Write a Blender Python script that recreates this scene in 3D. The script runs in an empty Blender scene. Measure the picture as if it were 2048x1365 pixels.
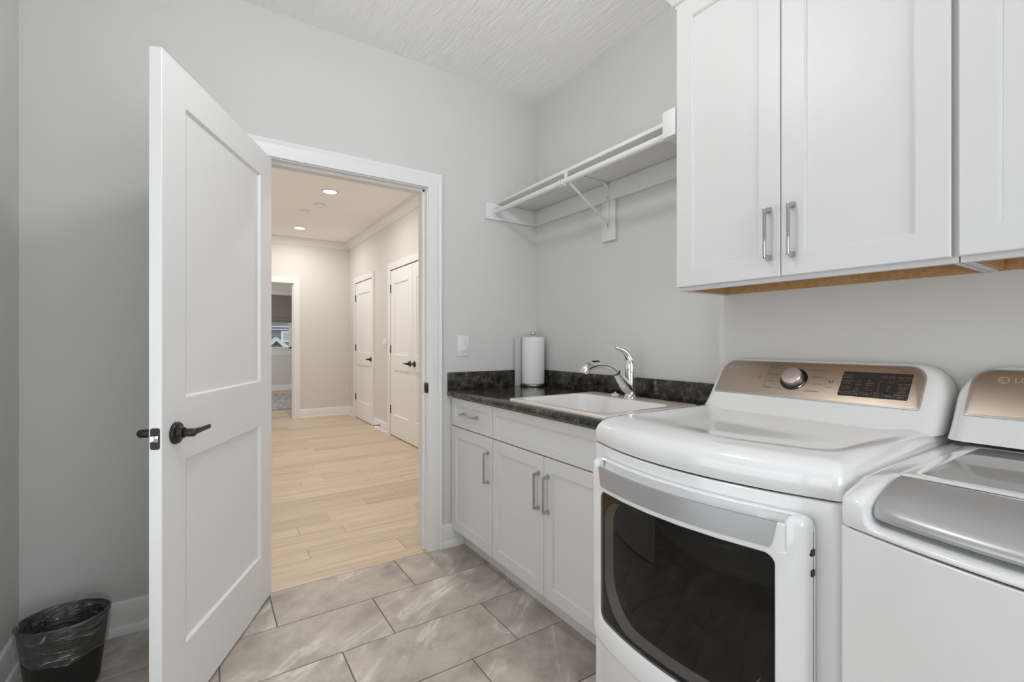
import bpy, bmesh, math, random
from mathutils import Vector, Matrix
random.seed(7)
PI = math.pi
S = bpy.context.scene
COL = S.collection

# ------------------------------------------------------------------ camera, world, exposure
CAM_H = 1.188
cd = bpy.data.cameras.new('camera'); cam = bpy.data.objects.new('camera', cd); COL.objects.link(cam)
cam.location = (0, 0, CAM_H)
cam.rotation_euler = (PI/2, 0, -math.atan2(616, 933))
cd.sensor_fit = 'HORIZONTAL'; cd.sensor_width = 36.0; cd.lens = 36.0*933/2048
cd.clip_start = 0.02; cd.clip_end = 200
S.camera = cam
w = bpy.data.worlds.new('overcast_sky'); S.world = w; w.use_nodes = True
w.node_tree.nodes['Background'].inputs[0].default_value = (0.90, 0.94, 1.0, 1)
w.node_tree.nodes['Background'].inputs[1].default_value = 1.5
S.view_settings.view_transform = 'Standard'; S.view_settings.look = 'None'
S.view_settings.exposure = -0.12; S.view_settings.gamma = 1.0; S.view_settings.use_curve_mapping = False
S.cycles.use_denoising = True
S.cycles.max_bounces = 14; S.cycles.diffuse_bounces = 8; S.cycles.glossy_bounces = 6
S.cycles.transparent_max_bounces = 12; S.cycles.sample_clamp_indirect = 6.0
S.cycles.caustics_reflective = False; S.cycles.caustics_refractive = False

LAUNDRY_E, REAR_FILL_W, SIDE_FILL_W, HALL_W = 58.0, 40.0, 7.5, 15.5
LAUNDRY_C, HALL_C = (0.985, 0.99, 1.0), (1.0, 0.968, 0.938)
def area_light(name, loc, size, power, color, shape='DISK', rot=(0,0,0), size_y=None, spread=PI):
    l = bpy.data.lights.new(name, 'AREA'); l.shape = shape; l.size = size; l.energy = power; l.color = color
    if size_y: l.size_y = size_y
    l.spread = spread
    o = bpy.data.objects.new(name, l); COL.objects.link(o); o.location = loc; o.rotation_euler = rot
    return o

# ------------------------------------------------------------------ materials
def srgb(r, g, b):
    f = lambda c: (c/255)/12.92 if c/255 <= 0.04045 else ((c/255+0.055)/1.055)**2.4
    return (f(r), f(g), f(b))
def mat(name, color=(.8,.8,.8), rough=.5, metal=0.0, spec=.5, coat=0.0, **kw):
    m = bpy.data.materials.new(name); m.use_nodes = True
    p = m.node_tree.nodes['Principled BSDF']
    p.inputs['Base Color'].default_value = (*color, 1); p.inputs['Roughness'].default_value = rough
    p.inputs['Metallic'].default_value = metal; p.inputs['Specular IOR Level'].default_value = spec
    if coat: p.inputs['Coat Weight'].default_value = coat; p.inputs['Coat Roughness'].default_value = .05
    for k, v in kw.items(): p.inputs[k.replace('_', ' ')].default_value = v
    return m
def N(m, typ, **kw):
    n = m.node_tree.nodes.new(typ)
    for k, v in kw.items(): setattr(n, k, v)
    return n
def L(m, a, b): m.node_tree.links.new(a, b)
def P(m): return m.node_tree.nodes['Principled BSDF']
def bump(m, scale=(1,1,1), nscale=200, detail=3, strength=.2, dist=.001, distortion=0, rot=(0,0,0)):
    tc = N(m, 'ShaderNodeTexCoord'); mp = N(m, 'ShaderNodeMapping'); nz = N(m, 'ShaderNodeTexNoise'); b = N(m, 'ShaderNodeBump')
    mp.inputs['Scale'].default_value = scale; mp.inputs['Rotation'].default_value = rot
    nz.inputs['Scale'].default_value = nscale; nz.inputs['Detail'].default_value = detail; nz.inputs['Distortion'].default_value = distortion
    b.inputs['Strength'].default_value = strength; b.inputs['Distance'].default_value = dist
    L(m, tc.outputs['Object'], mp.inputs[0]); L(m, mp.outputs[0], nz.inputs['Vector'])
    L(m, nz.outputs[0], b.inputs['Height']); L(m, b.outputs[0], P(m).inputs['Normal'])
    return nz, b, mp
def ramp(m, fac, stops):
    r = N(m, 'ShaderNodeValToRGB')
    el = r.color_ramp.elements
    while len(el) < len(stops): el.new(.5)
    for e, (p, c) in zip(el, stops): e.position = p; e.color = (*c, 1)
    L(m, fac, r.inputs[0]); return r

M = {}
M['wall'] = mat('wall_paint', (.64,.637,.627), .75, spec=.25); bump(M['wall'], nscale=260, strength=.12, dist=.0015)
M['ceil'] = mat('brushed_ceiling', (.92,.915,.905), .85, spec=.2)
def ceiling_tex(m):
    tc = N(m,'ShaderNodeTexCoord'); mp = N(m,'ShaderNodeMapping'); mp.inputs['Scale'].default_value = (34, 5.5, 1); mp.inputs['Rotation'].default_value = (0,0,-.12)
    nz = N(m,'ShaderNodeTexNoise'); nz.inputs['Scale'].default_value = 1.0; nz.inputs['Detail'].default_value = 3; nz.inputs['Distortion'].default_value = 1.1
    cr = ramp(m, nz.outputs[0], [(0.35,(0,0,0)),(0.5,(.75,.75,.75)),(0.56,(1,1,1)),(0.7,(.3,.3,.3))])
    b = N(m,'ShaderNodeBump'); b.inputs['Strength'].default_value = .42; b.inputs['Distance'].default_value = .006
    L(m, tc.outputs['Object'], mp.inputs[0]); L(m, mp.outputs[0], nz.inputs['Vector']); L(m, cr.outputs[0], b.inputs['Height']); L(m, b.outputs[0], P(m).inputs['Normal'])
ceiling_tex(M['ceil'])
M['hallceil'] = mat('hall_ceiling_paint', (.93,.92,.895), .8, spec=.2)
M['hallwall'] = mat('hall_wall_paint', (.66,.64,.615), .75, spec=.25); bump(M['hallwall'], nscale=260, strength=.1, dist=.001)
M['trim'] = mat('white_trim_paint', (.77,.77,.77), .38)
M['door'] = mat('white_door_paint', (.80,.80,.80), .4)
M['cab'] = mat('white_cabinet_lacquer', (.66,.66,.655), .42)
M['maple'] = mat('raw_maple', (.46,.27,.11), .6)
nz,_,mp = bump(M['maple'], (3,60,60), nscale=1, strength=.05); L(M['maple'], ramp(M['maple'], nz.outputs[0], [(0.3,(.38,.21,.08)),(.7,(.52,.32,.14))]).outputs[0], P(M['maple']).inputs['Base Color'])
M['appl'] = mat('white_appliance_enamel', (.79,.79,.795), .12, coat=.7)
M['plastic'] = mat('white_plastic', (.74,.74,.735), .35)
M['chrome'] = mat('chrome', (.80,.80,.81), .07, 1.0)
M['nickel'] = mat('polished_nickel', (.50,.50,.51), .10, 1.0)
M['steel'] = mat('brushed_steel', (.55,.54,.53), .28, 1.0)
M['silver'] = mat('silver_plastic', (.43,.43,.435), .33, .55)
M['bronze_metal'] = mat('champagne_metal', (.42,.345,.28), .36, .9)
M['orb'] = mat('oil_rubbed_bronze', (.014,.010,.008), .36, 0.0, spec=.45)
M['black'] = mat('black_plastic', (.012,.012,.013), .4)
M['blackmatte'] = mat('black_matte', (.006,.006,.006), .8)
M['display'] = mat('dark_display', (.035,.028,.026), .12)
M['blackglass'] = mat('black_glass', (.012,.011,.010), .06)
M['ink'] = mat('dark_ink', (.07,.055,.045), .6)
M['palletter'] = mat('pale_ink', (.24,.22,.205), .6)
M['logoink'] = mat('silver_ink', (.62,.55,.47), .35, .4)
M['blueink'] = mat('blue_ink', (.22,.22,.36), .6)
M['paper'] = mat('paper_towel_sheet', (.80,.80,.79), .95, spec=.1)
bump(M['paper'], nscale=90, detail=2, strength=.35, dist=.002)
M['sink'] = mat('biscuit_sink_enamel', (.74,.665,.58), .2, coat=.3)
M['basin'] = mat('white_sink_enamel', (.80,.79,.78), .2, coat=.3)
M['bin'] = mat('black_bin_plastic', (.012,.012,.012), .45)
M['shelfw'] = mat('white_shelf', (.72,.72,.715), .45)
M['tunnel'] = mat('grey_window_gasket', (.62,.62,.63), .5)
M['bowl'] = mat('dark_bowl', (.016,.014,.013), .3)
M['latch'] = mat('satin_latch', (.78,.76,.74), .2, 1.0)
M['shade'] = mat('roman_shade_fabric', (.42,.375,.34), .9, spec=.1)
M['rug'] = mat('grey_rug', (.40,.40,.41), .95, spec=.1)
nz,_,_ = bump(M['rug'], (1,1,1), nscale=14, detail=4, strength=.4, dist=.004)
L(M['rug'], ramp(M['rug'], nz.outputs[0], [(.4,(.30,.30,.31)),(.6,(.50,.50,.51))]).outputs[0], P(M['rug']).inputs['Base Color'])
M['siding'] = mat('grey_siding', (.26,.265,.27), .8)
M['outwhite'] = mat('white_exterior_trim', (.80,.80,.80), .6)
def emis(name, c, s):
    m = mat(name, (.9,.9,.9), .5); P(m).inputs['Emission Color'].default_value = (*c,1); P(m).inputs['Emission Strength'].default_value = s; return m
M['lamp'] = emis('lamp_diffuser', (1,.96,.9), 5.0)
M['lampcool'] = emis('lamp_diffuser_cool', LAUNDRY_C, LAUNDRY_E)
def glass_mat(name, tint, rough, refl_ior, base_mix=0.0, base=(.5,.5,.5)):
    m = bpy.data.materials.new(name); m.use_nodes = True; nt = m.node_tree; nt.nodes.clear()
    out = nt.nodes.new('ShaderNodeOutputMaterial'); tr = nt.nodes.new('ShaderNodeBsdfTransparent'); gl = nt.nodes.new('ShaderNodeBsdfGlossy')
    fr = nt.nodes.new('ShaderNodeFresnel'); mx = nt.nodes.new('ShaderNodeMixShader')
    tr.inputs[0].default_value = (*tint,1); gl.inputs['Roughness'].default_value = rough; fr.inputs[0].default_value = refl_ior
    src = tr
    if base_mix > 0:
        df = nt.nodes.new('ShaderNodeBsdfDiffuse'); df.inputs[0].default_value = (*base,1)
        m2 = nt.nodes.new('ShaderNodeMixShader'); m2.inputs[0].default_value = base_mix
        nt.links.new(tr.outputs[0], m2.inputs[1]); nt.links.new(df.outputs[0], m2.inputs[2]); src = m2
    geo = nt.nodes.new('ShaderNodeNewGeometry'); sub = nt.nodes.new('ShaderNodeMath'); sub.operation = 'SUBTRACT'; sub.inputs[0].default_value = 1.0
    mul = nt.nodes.new('ShaderNodeMath'); mul.operation = 'MULTIPLY'          # reflect on outward faces only
    nt.links.new(geo.outputs['Backfacing'], sub.inputs[1]); nt.links.new(sub.outputs[0], mul.inputs[0]); nt.links.new(fr.outputs[0], mul.inputs[1])
    nt.links.new(mul.outputs[0], mx.inputs[0]); nt.links.new(src.outputs[0], mx.inputs[1]); nt.links.new(gl.outputs[0], mx.inputs[2])
    nt.links.new(mx.outputs[0], out.inputs[0]); return m
M['tinted'] = glass_mat('tinted_glass', (.66,.65,.635), .02, 1.45)
M['clear'] = glass_mat('clear_glass', (.92,.93,.93), .0, 1.45)
M['lidglass'] = glass_mat('frosted_lid_glass', (.8,.8,.8), .04, 1.6, .45, (.55,.55,.55))
def liner_mat():
    m = glass_mat('clear_bin_liner', (.84,.84,.84), .10, 1.6, .10, (.85,.85,.85))
    nt = m.node_tree; tc = nt.nodes.new('ShaderNodeTexCoord'); mp = nt.nodes.new('ShaderNodeMapping'); nz = nt.nodes.new('ShaderNodeTexNoise'); b = nt.nodes.new('ShaderNodeBump')
    mp.inputs['Scale'].default_value = (9,9,22); nz.inputs['Scale'].default_value = 1; nz.inputs['Detail'].default_value = 3; nz.inputs['Distortion'].default_value = 2.2
    b.inputs['Strength'].default_value = 1.0; b.inputs['Distance'].default_value = .02
    nt.links.new(tc.outputs['Object'], mp.inputs[0]); nt.links.new(mp.outputs[0], nz.inputs['Vector']); nt.links.new(nz.outputs[0], b.inputs['Height'])
    cr = nt.nodes.new('ShaderNodeValToRGB'); el = cr.color_ramp.elements
    el[0].position = .50; el[0].color = (.035,.035,.035,1); el[1].position = .72; el[1].color = (.5,.5,.5,1)
    e2 = el.new(.60); e2.color = (.09,.09,.09,1)
    nt.links.new(nz.outputs[0], cr.inputs[0])
    for n in nt.nodes:
        if n.type == 'MIX_SHADER' and any(l.from_node.type == 'BSDF_DIFFUSE' for l in nt.links if l.to_node == n): nt.links.new(cr.outputs[0], n.inputs[0])
    for n in nt.nodes:
        if n.type == 'BSDF_GLOSSY': nt.links.new(b.outputs[0], n.inputs['Normal'])
        if n.type == 'BSDF_DIFFUSE': nt.links.new(b.outputs[0], n.inputs['Normal'])
    return m
M['liner'] = liner_mat()

def tile_mat():
    m = mat('stone_tile', (.36,.31,.27), .42)
    tc = N(m,'ShaderNodeTexCoord'); g = N(m,'ShaderNodeNewGeometry')
    rnd = g.outputs['Random Per Island']
    mul = N(m,'ShaderNodeMath', operation='MULTIPLY'); mul.inputs[1].default_value = 37.0; L(m, rnd, mul.inputs[0])
    comb = N(m,'ShaderNodeCombineXYZ'); L(m, mul.outputs[0], comb.inputs[0]); L(m, mul.outputs[0], comb.inputs[1])
    add = N(m,'ShaderNodeVectorMath', operation='ADD'); L(m, tc.outputs['Object'], add.inputs[0]); L(m, comb.outputs[0], add.inputs[1])
    rot = N(m,'ShaderNodeVectorRotate', rotation_type='Z_AXIS')
    ang = N(m,'ShaderNodeMath', operation='MULTIPLY_ADD'); ang.inputs[1].default_value = -.5; ang.inputs[2].default_value = -.35; L(m, rnd, ang.inputs[0])
    L(m, add.outputs[0], rot.inputs['Vector']); L(m, ang.outputs[0], rot.inputs['Angle'])
    m1 = N(m,'ShaderNodeMapping'); m1.inputs['Scale'].default_value = (1.7, 6, 1); L(m, rot.outputs[0], m1.inputs[0])
    n1 = N(m,'ShaderNodeTexNoise'); n1.inputs['Scale'].default_value = 1; n1.inputs['Detail'].default_value = 9; n1.inputs['Roughness'].default_value = .62; n1.inputs['Distortion'].default_value = .9
    L(m, m1.outputs[0], n1.inputs['Vector'])
    n2 = N(m,'ShaderNodeTexNoise'); n2.inputs['Scale'].default_value = 7; n2.inputs['Detail'].default_value = 8; n2.inputs['Roughness'].default_value = .65; L(m, add.outputs[0], n2.inputs['Vector'])
    c1 = ramp(m, n1.outputs[0], [(.26,(.31,.268,.232)),(.44,(.41,.36,.315)),(.55,(.45,.40,.35)),(.615,(.62,.57,.51)),(.65,(.48,.43,.38)),(.8,(.43,.38,.335))])
    c2 = ramp(m, n2.outputs[0], [(.3,(.66,.64,.63)),(.52,(1,1,1)),(.72,(1.3,1.29,1.27))])
    mx = N(m,'ShaderNodeMix', data_type='RGBA', blend_type='MULTIPLY'); mx.inputs[0].default_value = .85
    L(m, c1.outputs[0], mx.inputs[6]); L(m, c2.outputs[0], mx.inputs[7])
    L(m, mx.outputs[2], P(m).inputs['Base Color'])
    b = N(m,'ShaderNodeBump'); b.inputs['Strength'].default_value = .12; b.inputs['Distance'].default_value = .003
    L(m, n2.outputs[0], b.inputs['Height']); L(m, b.outputs[0], P(m).inputs['Normal'])
    return m
M['tile'] = tile_mat()
M['grout'] = mat('grey_grout', (.19,.175,.165), .9)
def plank_mat():
    m = mat('pale_oak_planks', (.6,.5,.38), .42)
    tc = N(m,'ShaderNodeTexCoord'); g = N(m,'ShaderNodeNewGeometry'); rnd = g.outputs['Random Per Island']
    mul = N(m,'ShaderNodeMath', operation='MULTIPLY'); mul.inputs[1].default_value = 23.0; L(m, rnd, mul.inputs[0])
    comb = N(m,'ShaderNodeCombineXYZ'); L(m, mul.outputs[0], comb.inputs[0]); L(m, mul.outputs[0], comb.inputs[1])
    add = N(m,'ShaderNodeVectorMath', operation='ADD'); L(m, tc.outputs['Object'], add.inputs[0]); L(m, comb.outputs[0], add.inputs[1])
    mp = N(m,'ShaderNodeMapping'); mp.inputs['Scale'].default_value = (1.6, 26, 1); L(m, add.outputs[0], mp.inputs[0])
    n1 = N(m,'ShaderNodeTexNoise'); n1.inputs['Scale'].default_value = 1; n1.inputs['Detail'].default_value = 6; n1.inputs['Distortion'].default_value = .6; L(m, mp.outputs[0], n1.inputs['Vector'])
    c1 = ramp(m, n1.outputs[0], [(.3,(.50,.385,.275)),(.5,(.575,.46,.345)),(.7,(.63,.52,.40))])
    rr = ramp(m, rnd, [(0,(.86,.85,.83)),(.5,(1,1,1)),(1,(1.08,1.06,1.03))])
    mx = N(m,'ShaderNodeMix', data_type='RGBA', blend_type='MULTIPLY'); mx.inputs[0].default_value = 1
    L(m, c1.outputs[0], mx.inputs[6]); L(m, rr.outputs[0], mx.inputs[7])
    L(m, mx.outputs[2], P(m).inputs['Base Color']); return m
M['plank'] = plank_mat()
def granite():
    m = mat('dark_granite_laminate', (.02,.018,.016), .13)
    tc = N(m,'ShaderNodeTexCoord'); n1 = N(m,'ShaderNodeTexNoise'); n1.inputs['Scale'].default_value = 26; n1.inputs['Detail'].default_value = 7; n1.inputs['Roughness'].default_value = .7
    n2 = N(m,'ShaderNodeTexNoise'); n2.inputs['Scale'].default_value = 90; n2.inputs['Detail'].default_value = 3
    L(m, tc.outputs['Object'], n1.inputs['Vector']); L(m, tc.outputs['Object'], n2.inputs['Vector'])
    mx = N(m,'ShaderNodeMath', operation='MULTIPLY_ADD'); mx.inputs[1].default_value = .35; L(m, n2.outputs[0], mx.inputs[0]); L(m, n1.outputs[0], mx.inputs[2])
    c = ramp(m, mx.outputs[0], [(.52,(.012,.010,.009)),(.68,(.030,.025,.021)),(.78,(.085,.071,.060)),(.92,(.16,.145,.13))])
    L(m, c.outputs[0], P(m).inputs['Base Color']); return m
M['granite'] = granite()

# ------------------------------------------------------------------ mesh building helpers
def tag(o, label=None, cat=None, group=None, kind=None):
    if label: o['label'] = label
    if cat: o['category'] = cat
    if group: o['group'] = group
    if kind: o['kind'] = kind
    return o
def wloc(o):
    v = Vector((0,0,0))
    while o is not None: v += o.location; o = o.parent
    return v
def empty(name, loc, label, cat, group=None, kind=None, rz=0):
    o = bpy.data.objects.new(name, None); COL.objects.link(o); o.location = loc; o.rotation_euler = (0,0,rz)
    o.empty_display_size = .05
    return tag(o, label, cat, group, kind)
class MB:
    def __init__(s): s.bm = bmesh.new()
    def box(s, x0, x1, y0, y1, z0, z1, bev=0.0, seg=2, fn=None):
        vs = [s.bm.verts.new((x,y,z)) for x in (x0,x1) for y in (y0,y1) for z in (z0,z1)]
        q = [(0,1,3,2),(4,6,7,5),(0,4,5,1),(2,3,7,6),(0,2,6,4),(1,5,7,3)]
        fs = [s.bm.faces.new([vs[i] for i in f]) for f in q]
        if bev > 0:
            es = list({e for f in fs for e in f.edges})
            r = bmesh.ops.bevel(s.bm, geom=es, offset=bev, segments=seg, profile=.5, affect='EDGES')
        return s
    def loft(s, loops, cap0=True, cap1=True, closed=True):
        rows = [[s.bm.verts.new(p) for p in lp] for lp in loops]
        n = len(rows[0])
        for a, b in zip(rows, rows[1:]):
            for i in range(n if closed else n-1):
                j = (i+1) % n
                try: s.bm.faces.new((a[i], a[j], b[j], b[i]))
                except ValueError: pass
        if cap0: s.bm.faces.new(list(reversed(rows[0])))
        if cap1: s.bm.faces.new(rows[-1])
        return s
    def tube(s, pts, rad, n=16, sx=1.0, caps=True, up=None):
        pts = [Vector(p) for p in pts]
        if not isinstance(rad, (list, tuple)): rad = [rad]*len(pts)
        loops = []; prev = None
        for i, p in enumerate(pts):
            t = (pts[min(i+1,len(pts)-1)] - pts[max(i-1,0)]).normalized()
            if prev is None:
                a = Vector(up) if up else (Vector((0,0,1)) if abs(t.z) < .9 else Vector((1,0,0)))
                u = (a - t*a.dot(t)).normalized()
            else:
                u = (prev - t*prev.dot(t)).normalized()
            prev = u; v = t.cross(u)
            loops.append([p + (u*math.cos(q)*sx + v*math.sin(q))*rad[i] for q in [2*PI*k/n for k in range(n)]])
        return s.loft(loops, caps, caps)
    def lathe(s, prof, c=(0,0,0), axis='z', n=32, caps=True):
        loops = []
        for r, h in prof:
            lp = []
            for k in range(n):
                q = 2*PI*k/n; a, b = r*math.cos(q), r*math.sin(q)
                p = {'z': (a, b, h), 'x': (h, a, b), 'y': (b, h, a)}[axis]
                lp.append((c[0]+p[0], c[1]+p[1], c[2]+p[2]))
            loops.append(lp)
        return s.loft(loops, caps, caps)
    def mesh(s, name, smooth=True, angle=35):
        bmesh.ops.recalc_face_normals(s.bm, faces=s.bm.faces)
        me = bpy.data.meshes.new(name); s.bm.to_mesh(me); s.bm.free()
        if smooth:
            me.shade_smooth() if hasattr(me, 'shade_smooth') else None
            me.set_sharp_from_angle(angle=math.radians(angle))
        return me
    def build(s, name, m, parent=None, smooth=True, local=False, angle=35):
        me = s.mesh(name, smooth, angle); me.materials.append(m)
        o = bpy.data.objects.new(name, me); COL.objects.link(o)
        if parent is not None:
            if not local: me.transform(Matrix.Translation(-wloc(parent)))
            o.parent = parent
        elif not local:
            xs = [v.co for v in me.vertices]
            c = Vector(((min(p.x for p in xs)+max(p.x for p in xs))/2, (min(p.y for p in xs)+max(p.y for p in xs))/2, min(p.z for p in xs)))
            me.transform(Matrix.Translation(-c)); o.location = c
        return o
def rrect(a0, a1, b0, b1, r, n=6):
    """rounded rectangle outline, points (a,b) counter-clockwise; r a number or four (bl, br, tr, tl)"""
    if not isinstance(r, (list, tuple)): r = [r]*4
    pts = []
    for (ca, cb, q0, rr) in ((a0,b0,PI,r[0]), (a1,b0,1.5*PI,r[1]), (a1,b1,0,r[2]), (a0,b1,.5*PI,r[3])):
        oa = ca + rr*(1 if ca == a0 else -1); ob = cb + rr*(1 if cb == b0 else -1)
        for k in range(n+1):
            q = q0 + .5*PI*k/n; pts.append((oa + rr*math.cos(q), ob + rr*math.sin(q)))
    return pts
def dup(o, loc, parent=None):
    c = o.copy(); COL.objects.link(c); c.location = loc; c.parent = parent
    return c
def struct(o, label, cat): return tag(o, label, cat, None, 'structure')
def text_part(name, s, m, parent, origin, ax_u, ax_v, size, align='CENTER', squeeze=1.0):
    """lettering as a thin mesh lying on a plane"""
    cu = bpy.data.curves.new(name, 'FONT'); cu.body = s; cu.size = size; cu.align_x = align; cu.align_y = 'CENTER'; cu.resolution_u = 2
    tmp = bpy.data.objects.new(name, cu); COL.objects.link(tmp)
    dg = bpy.context.evaluated_depsgraph_get(); me = bpy.data.meshes.new_from_object(tmp.evaluated_get(dg))
    COL.objects.unlink(tmp); bpy.data.objects.remove(tmp)
    u, v = Vector(ax_u).normalized(), Vector(ax_v).normalized(); n = u.cross(v); o = Vector(origin) - wloc(parent)
    for p in me.vertices: p.co = o + u*p.co.x*squeeze + v*p.co.y + n*.0001
    me.materials.clear(); me.materials.append(m); me.name = name
    ob = bpy.data.objects.new(name, me); COL.objects.link(ob); ob.parent = parent
    return ob

# ------------------------------------------------------------------ room dimensions
YB, XR, XL, YR = 2.46, 1.816, -0.575, -1.6        # back, right, left, rear walls of the laundry room
ZC, ZH = 2.744, 2.77
WT = .125; YH = YB + WT                            # back wall thickness, hall side
HX0, HX1, HY1 = -1.1, 1.97, 7.80                   # hall
DX0, DX1, DZ = .215, 1.0544, 2.055                 # laundry doorway (inside casing)
RW0, RW1, RZ0, RZ1 = -.15, 1.45, .55, 2.45            # windows added for fill light: rear wall, left wall
LW0, LW1, LZ0, LZ1 = .05, 1.45, .28, 1.70
XB = 1.765                                         # bumped wall behind the appliances
YBUMP = 1.128

# tile floor: every tile an island, pattern stays in one mesh
def tile_floor():
    b = MB(); pitch, ln, g = .308, .604, .0023
    row = 0; y = YB
    b.box(XL-.1, XR+.1, YR-.1, YB+.002, -.05, -.0035)
    while y > YR:
        off = .858 - .2085*row
        x = off - ln*math.ceil((off - XL)/ln) - ln
        while x < XR+.1:
            x0, x1, y0, y1 = max(x+g, XL-.1), min(x+ln-g, XR+.1), max(y-pitch+g, YR-.1), y-g
            if x1 - x0 > .01 and y1 - y0 > .01:
                e = .0012
                b.loft([[(x0,y0,-.0035),(x1,y0,-.0035),(x1,y1,-.0035),(x0,y1,-.0035)], [(x0,y0,-.001),(x1,y0,-.001),(x1,y1,-.001),(x0,y1,-.001)],
                        [(x0+e,y0+e,0),(x1-e,y0+e,0),(x1-e,y1-e,0),(x0+e,y1-e,0)]], cap0=False)
            x += ln
        y -= pitch; row += 1
    o = b.build('floor', M['tile'], smooth=False)
    o.data.materials.append(M['grout'])
    for f in o.data.polygons:
        if f.index < 6: f.material_index = 1
    return struct(o, 'taupe stone-look tile floor of the laundry room', 'floor')
tile_floor()
def plank_floor():
    b = MB(); rnd = random.Random(5)
    b.box(-1.2, 3.0, YB-.0005, 12.5, -.05, -.003)
    y = YB + .0005; g = .0007; first = True
    while y < 12.45:
        wd = .09 if first else rnd.choice([.125, .15, .178]); first = False
        x = -1.2 - rnd.random()*1.2
        while x < 3.0:
            ln = rnd.uniform(.55, 1.9)
            x0, x1, y0, y1 = max(x+g,-1.2), min(x+ln-g, 3.0), y+g, y+wd-g
            if x1 - x0 > .02:
                e = .001
                b.loft([[(x0,y0,-.003),(x1,y0,-.003),(x1,y1,-.003),(x0,y1,-.003)], [(x0,y0,-.001),(x1,y0,-.001),(x1,y1,-.001),(x0,y1,-.001)],
                        [(x0+e,y0+e,0),(x1-e,y0+e,0),(x1-e,y1-e,0),(x0+e,y1-e,0)]], cap0=False)
            x += ln
        y += wd
    o = b.build('floor_hallway', M['plank'], smooth=False)
    o.data.materials.append(M['maple'])
    for f in o.data.polygons:
        if f.index < 6: f.material_index = 1
    return struct(o, 'pale oak plank floor of the hallway beyond the door', 'floor')
plank_floor()

# laundry walls and ceiling
b = MB(); b.box(XL-.1, DX0-.02, YB, YH, 0, ZH+.1); b.box(DX1+.02, HX1, YB, YH, 0, ZH+.1); b.box(DX0-.02, DX1+.02, YB, YH, DZ+.02, ZH+.1)
struct(b.build('wall_back', M['wall'], smooth=False), 'light grey wall with the doorway to the hallway', 'wall')
b = MB(); b.box(XR, XR+.1, YBUMP-.2, YB, 0, ZC+.1); b.box(XB, XR+.1, YR, YBUMP, 0, ZC+.1)
struct(b.build('wall_right', M['wall'], smooth=False), 'light grey wall behind the sink counter and appliances', 'wall')
b = MB(); b.box(XL-.1, XL, YR, LW0, 0, ZC+.1); b.box(XL-.1, XL, LW1, YB, 0, ZC+.1); b.box(XL-.1, XL, LW0, LW1, 0, LZ0); b.box(XL-.1, XL, LW0, LW1, LZ1, ZC+.1)
struct(b.build('wall_left', M['wall'], smooth=False), 'light grey wall at the far left beside the wastebasket', 'wall')
b = MB(); b.box(XL-.1, RW0, YR-.1, YR, 0, ZC+.1); b.box(RW1, XR+.1, YR-.1, YR, 0, ZC+.1); b.box(RW0, RW1, YR-.1, YR, 0, RZ0); b.box(RW0, RW1, YR-.1, YR, RZ1, ZC+.1)
struct(b.build('wall_rear', M['wall'], smooth=False), 'light grey wall behind the viewer', 'wall')
struct(MB().box(XL, XR, YR, YB, ZC, ZC+.08).build('ceiling', M['ceil'], smooth=False), 'white ceiling with brushed plaster texture in the laundry room', 'ceiling')

def baseboard(name, p0, p1, nrm, label, h=.13, t=.014, shoe=.034, st=.012):
    """profile swept along a straight run on the floor; nrm points into the room"""
    p0, p1, n = Vector((*p0,0)), Vector((*p1,0)), Vector((*nrm,0))
    prof = [(0,0),(t+st,0),(t+st,shoe*.55),(t+st*.6,shoe*.9),(t,shoe),(t,h-.012),(t-.003,h-.004),(t-.008,h),(0,h)]
    lp = lambda p: [p + n*a + Vector((0,0,z)) for a, z in prof]
    return struct(MB().loft([lp(p0), lp(p1)]).build(name, M['trim'], angle=30), label, 'baseboard')
baseboard('baseboard_back', (XL, YB), (DX0-.09, YB), (0,-1), 'white baseboard on the back wall behind the wastebasket')
baseboard('baseboard_back', (1.1365, YB), (1.272, YB), (0,-1), 'short white baseboard between door casing and cabinet toe kick')
baseboard('baseboard_left', (XL, YR), (XL, YB-.001), (1,0), 'white baseboard on the far left wall')

# door casing and jamb of the laundry doorway
def casing(name, axis, plane, sgn, a0, a1, ztop, wd, label, t=.018, mt=None, cover=.012):
    """casing round an opening on a wall plane; axis 'x': wall faces y, axis 'y': wall faces x; sgn = direction it stands out"""
    b = MB()
    prof = [(0,0),(0,t*.7),(.004,t*.8),(wd-.022,t*.85),(wd-.018,t*.7),(wd-.013,t*.85),(wd-.003,t),(wd,t*.9),(wd,0)]
    def pt(a, z, d): return (a, plane+sgn*d, z) if axis == 'x' else (plane+sgn*d, a, z)
    loops = []
    for kind in range(4):
        lp = []
        for o, d in prof:
            if kind == 0: lp.append(pt(a0-o, 0, d))
            elif kind == 1: lp.append(pt(a0-o, ztop+o, d))
            elif kind == 2: lp.append(pt(a1+o, ztop+o, d))
            else: lp.append(pt(a1+o, 0, d))
        loops.append(lp)
    b.loft(loops)
    return struct(b.build(name, mt or M['trim'], angle=25), label, 'door trim')
casing('trim_1', 'x', YB, -1, DX0, DX1, DZ, .082, 'white casing round the open laundry doorway')
casing('trim_2', 'x', YH, 1, DX0, DX1, DZ, .082, 'white casing on the hallway side of the laundry doorway')
b = MB(); jt = .02
b.box(DX1-.005, DX1+jt, YB, YH, 0, DZ+jt); b.box(DX0-jt, DX0+.005, YB, YH, 0, DZ+jt); b.box(DX0, DX1, YB, YH, DZ-.005, DZ+jt)
b.box(DX1-.017, DX1, YB+.037, YB+.072, 0, DZ-.001, .002); b.box(DX0, DX0+.017, YB+.037, YB+.072, 0, DZ-.001, .002); b.box(DX0, DX1, YB+.037, YB+.072, DZ-.017, DZ, .002)
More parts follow.
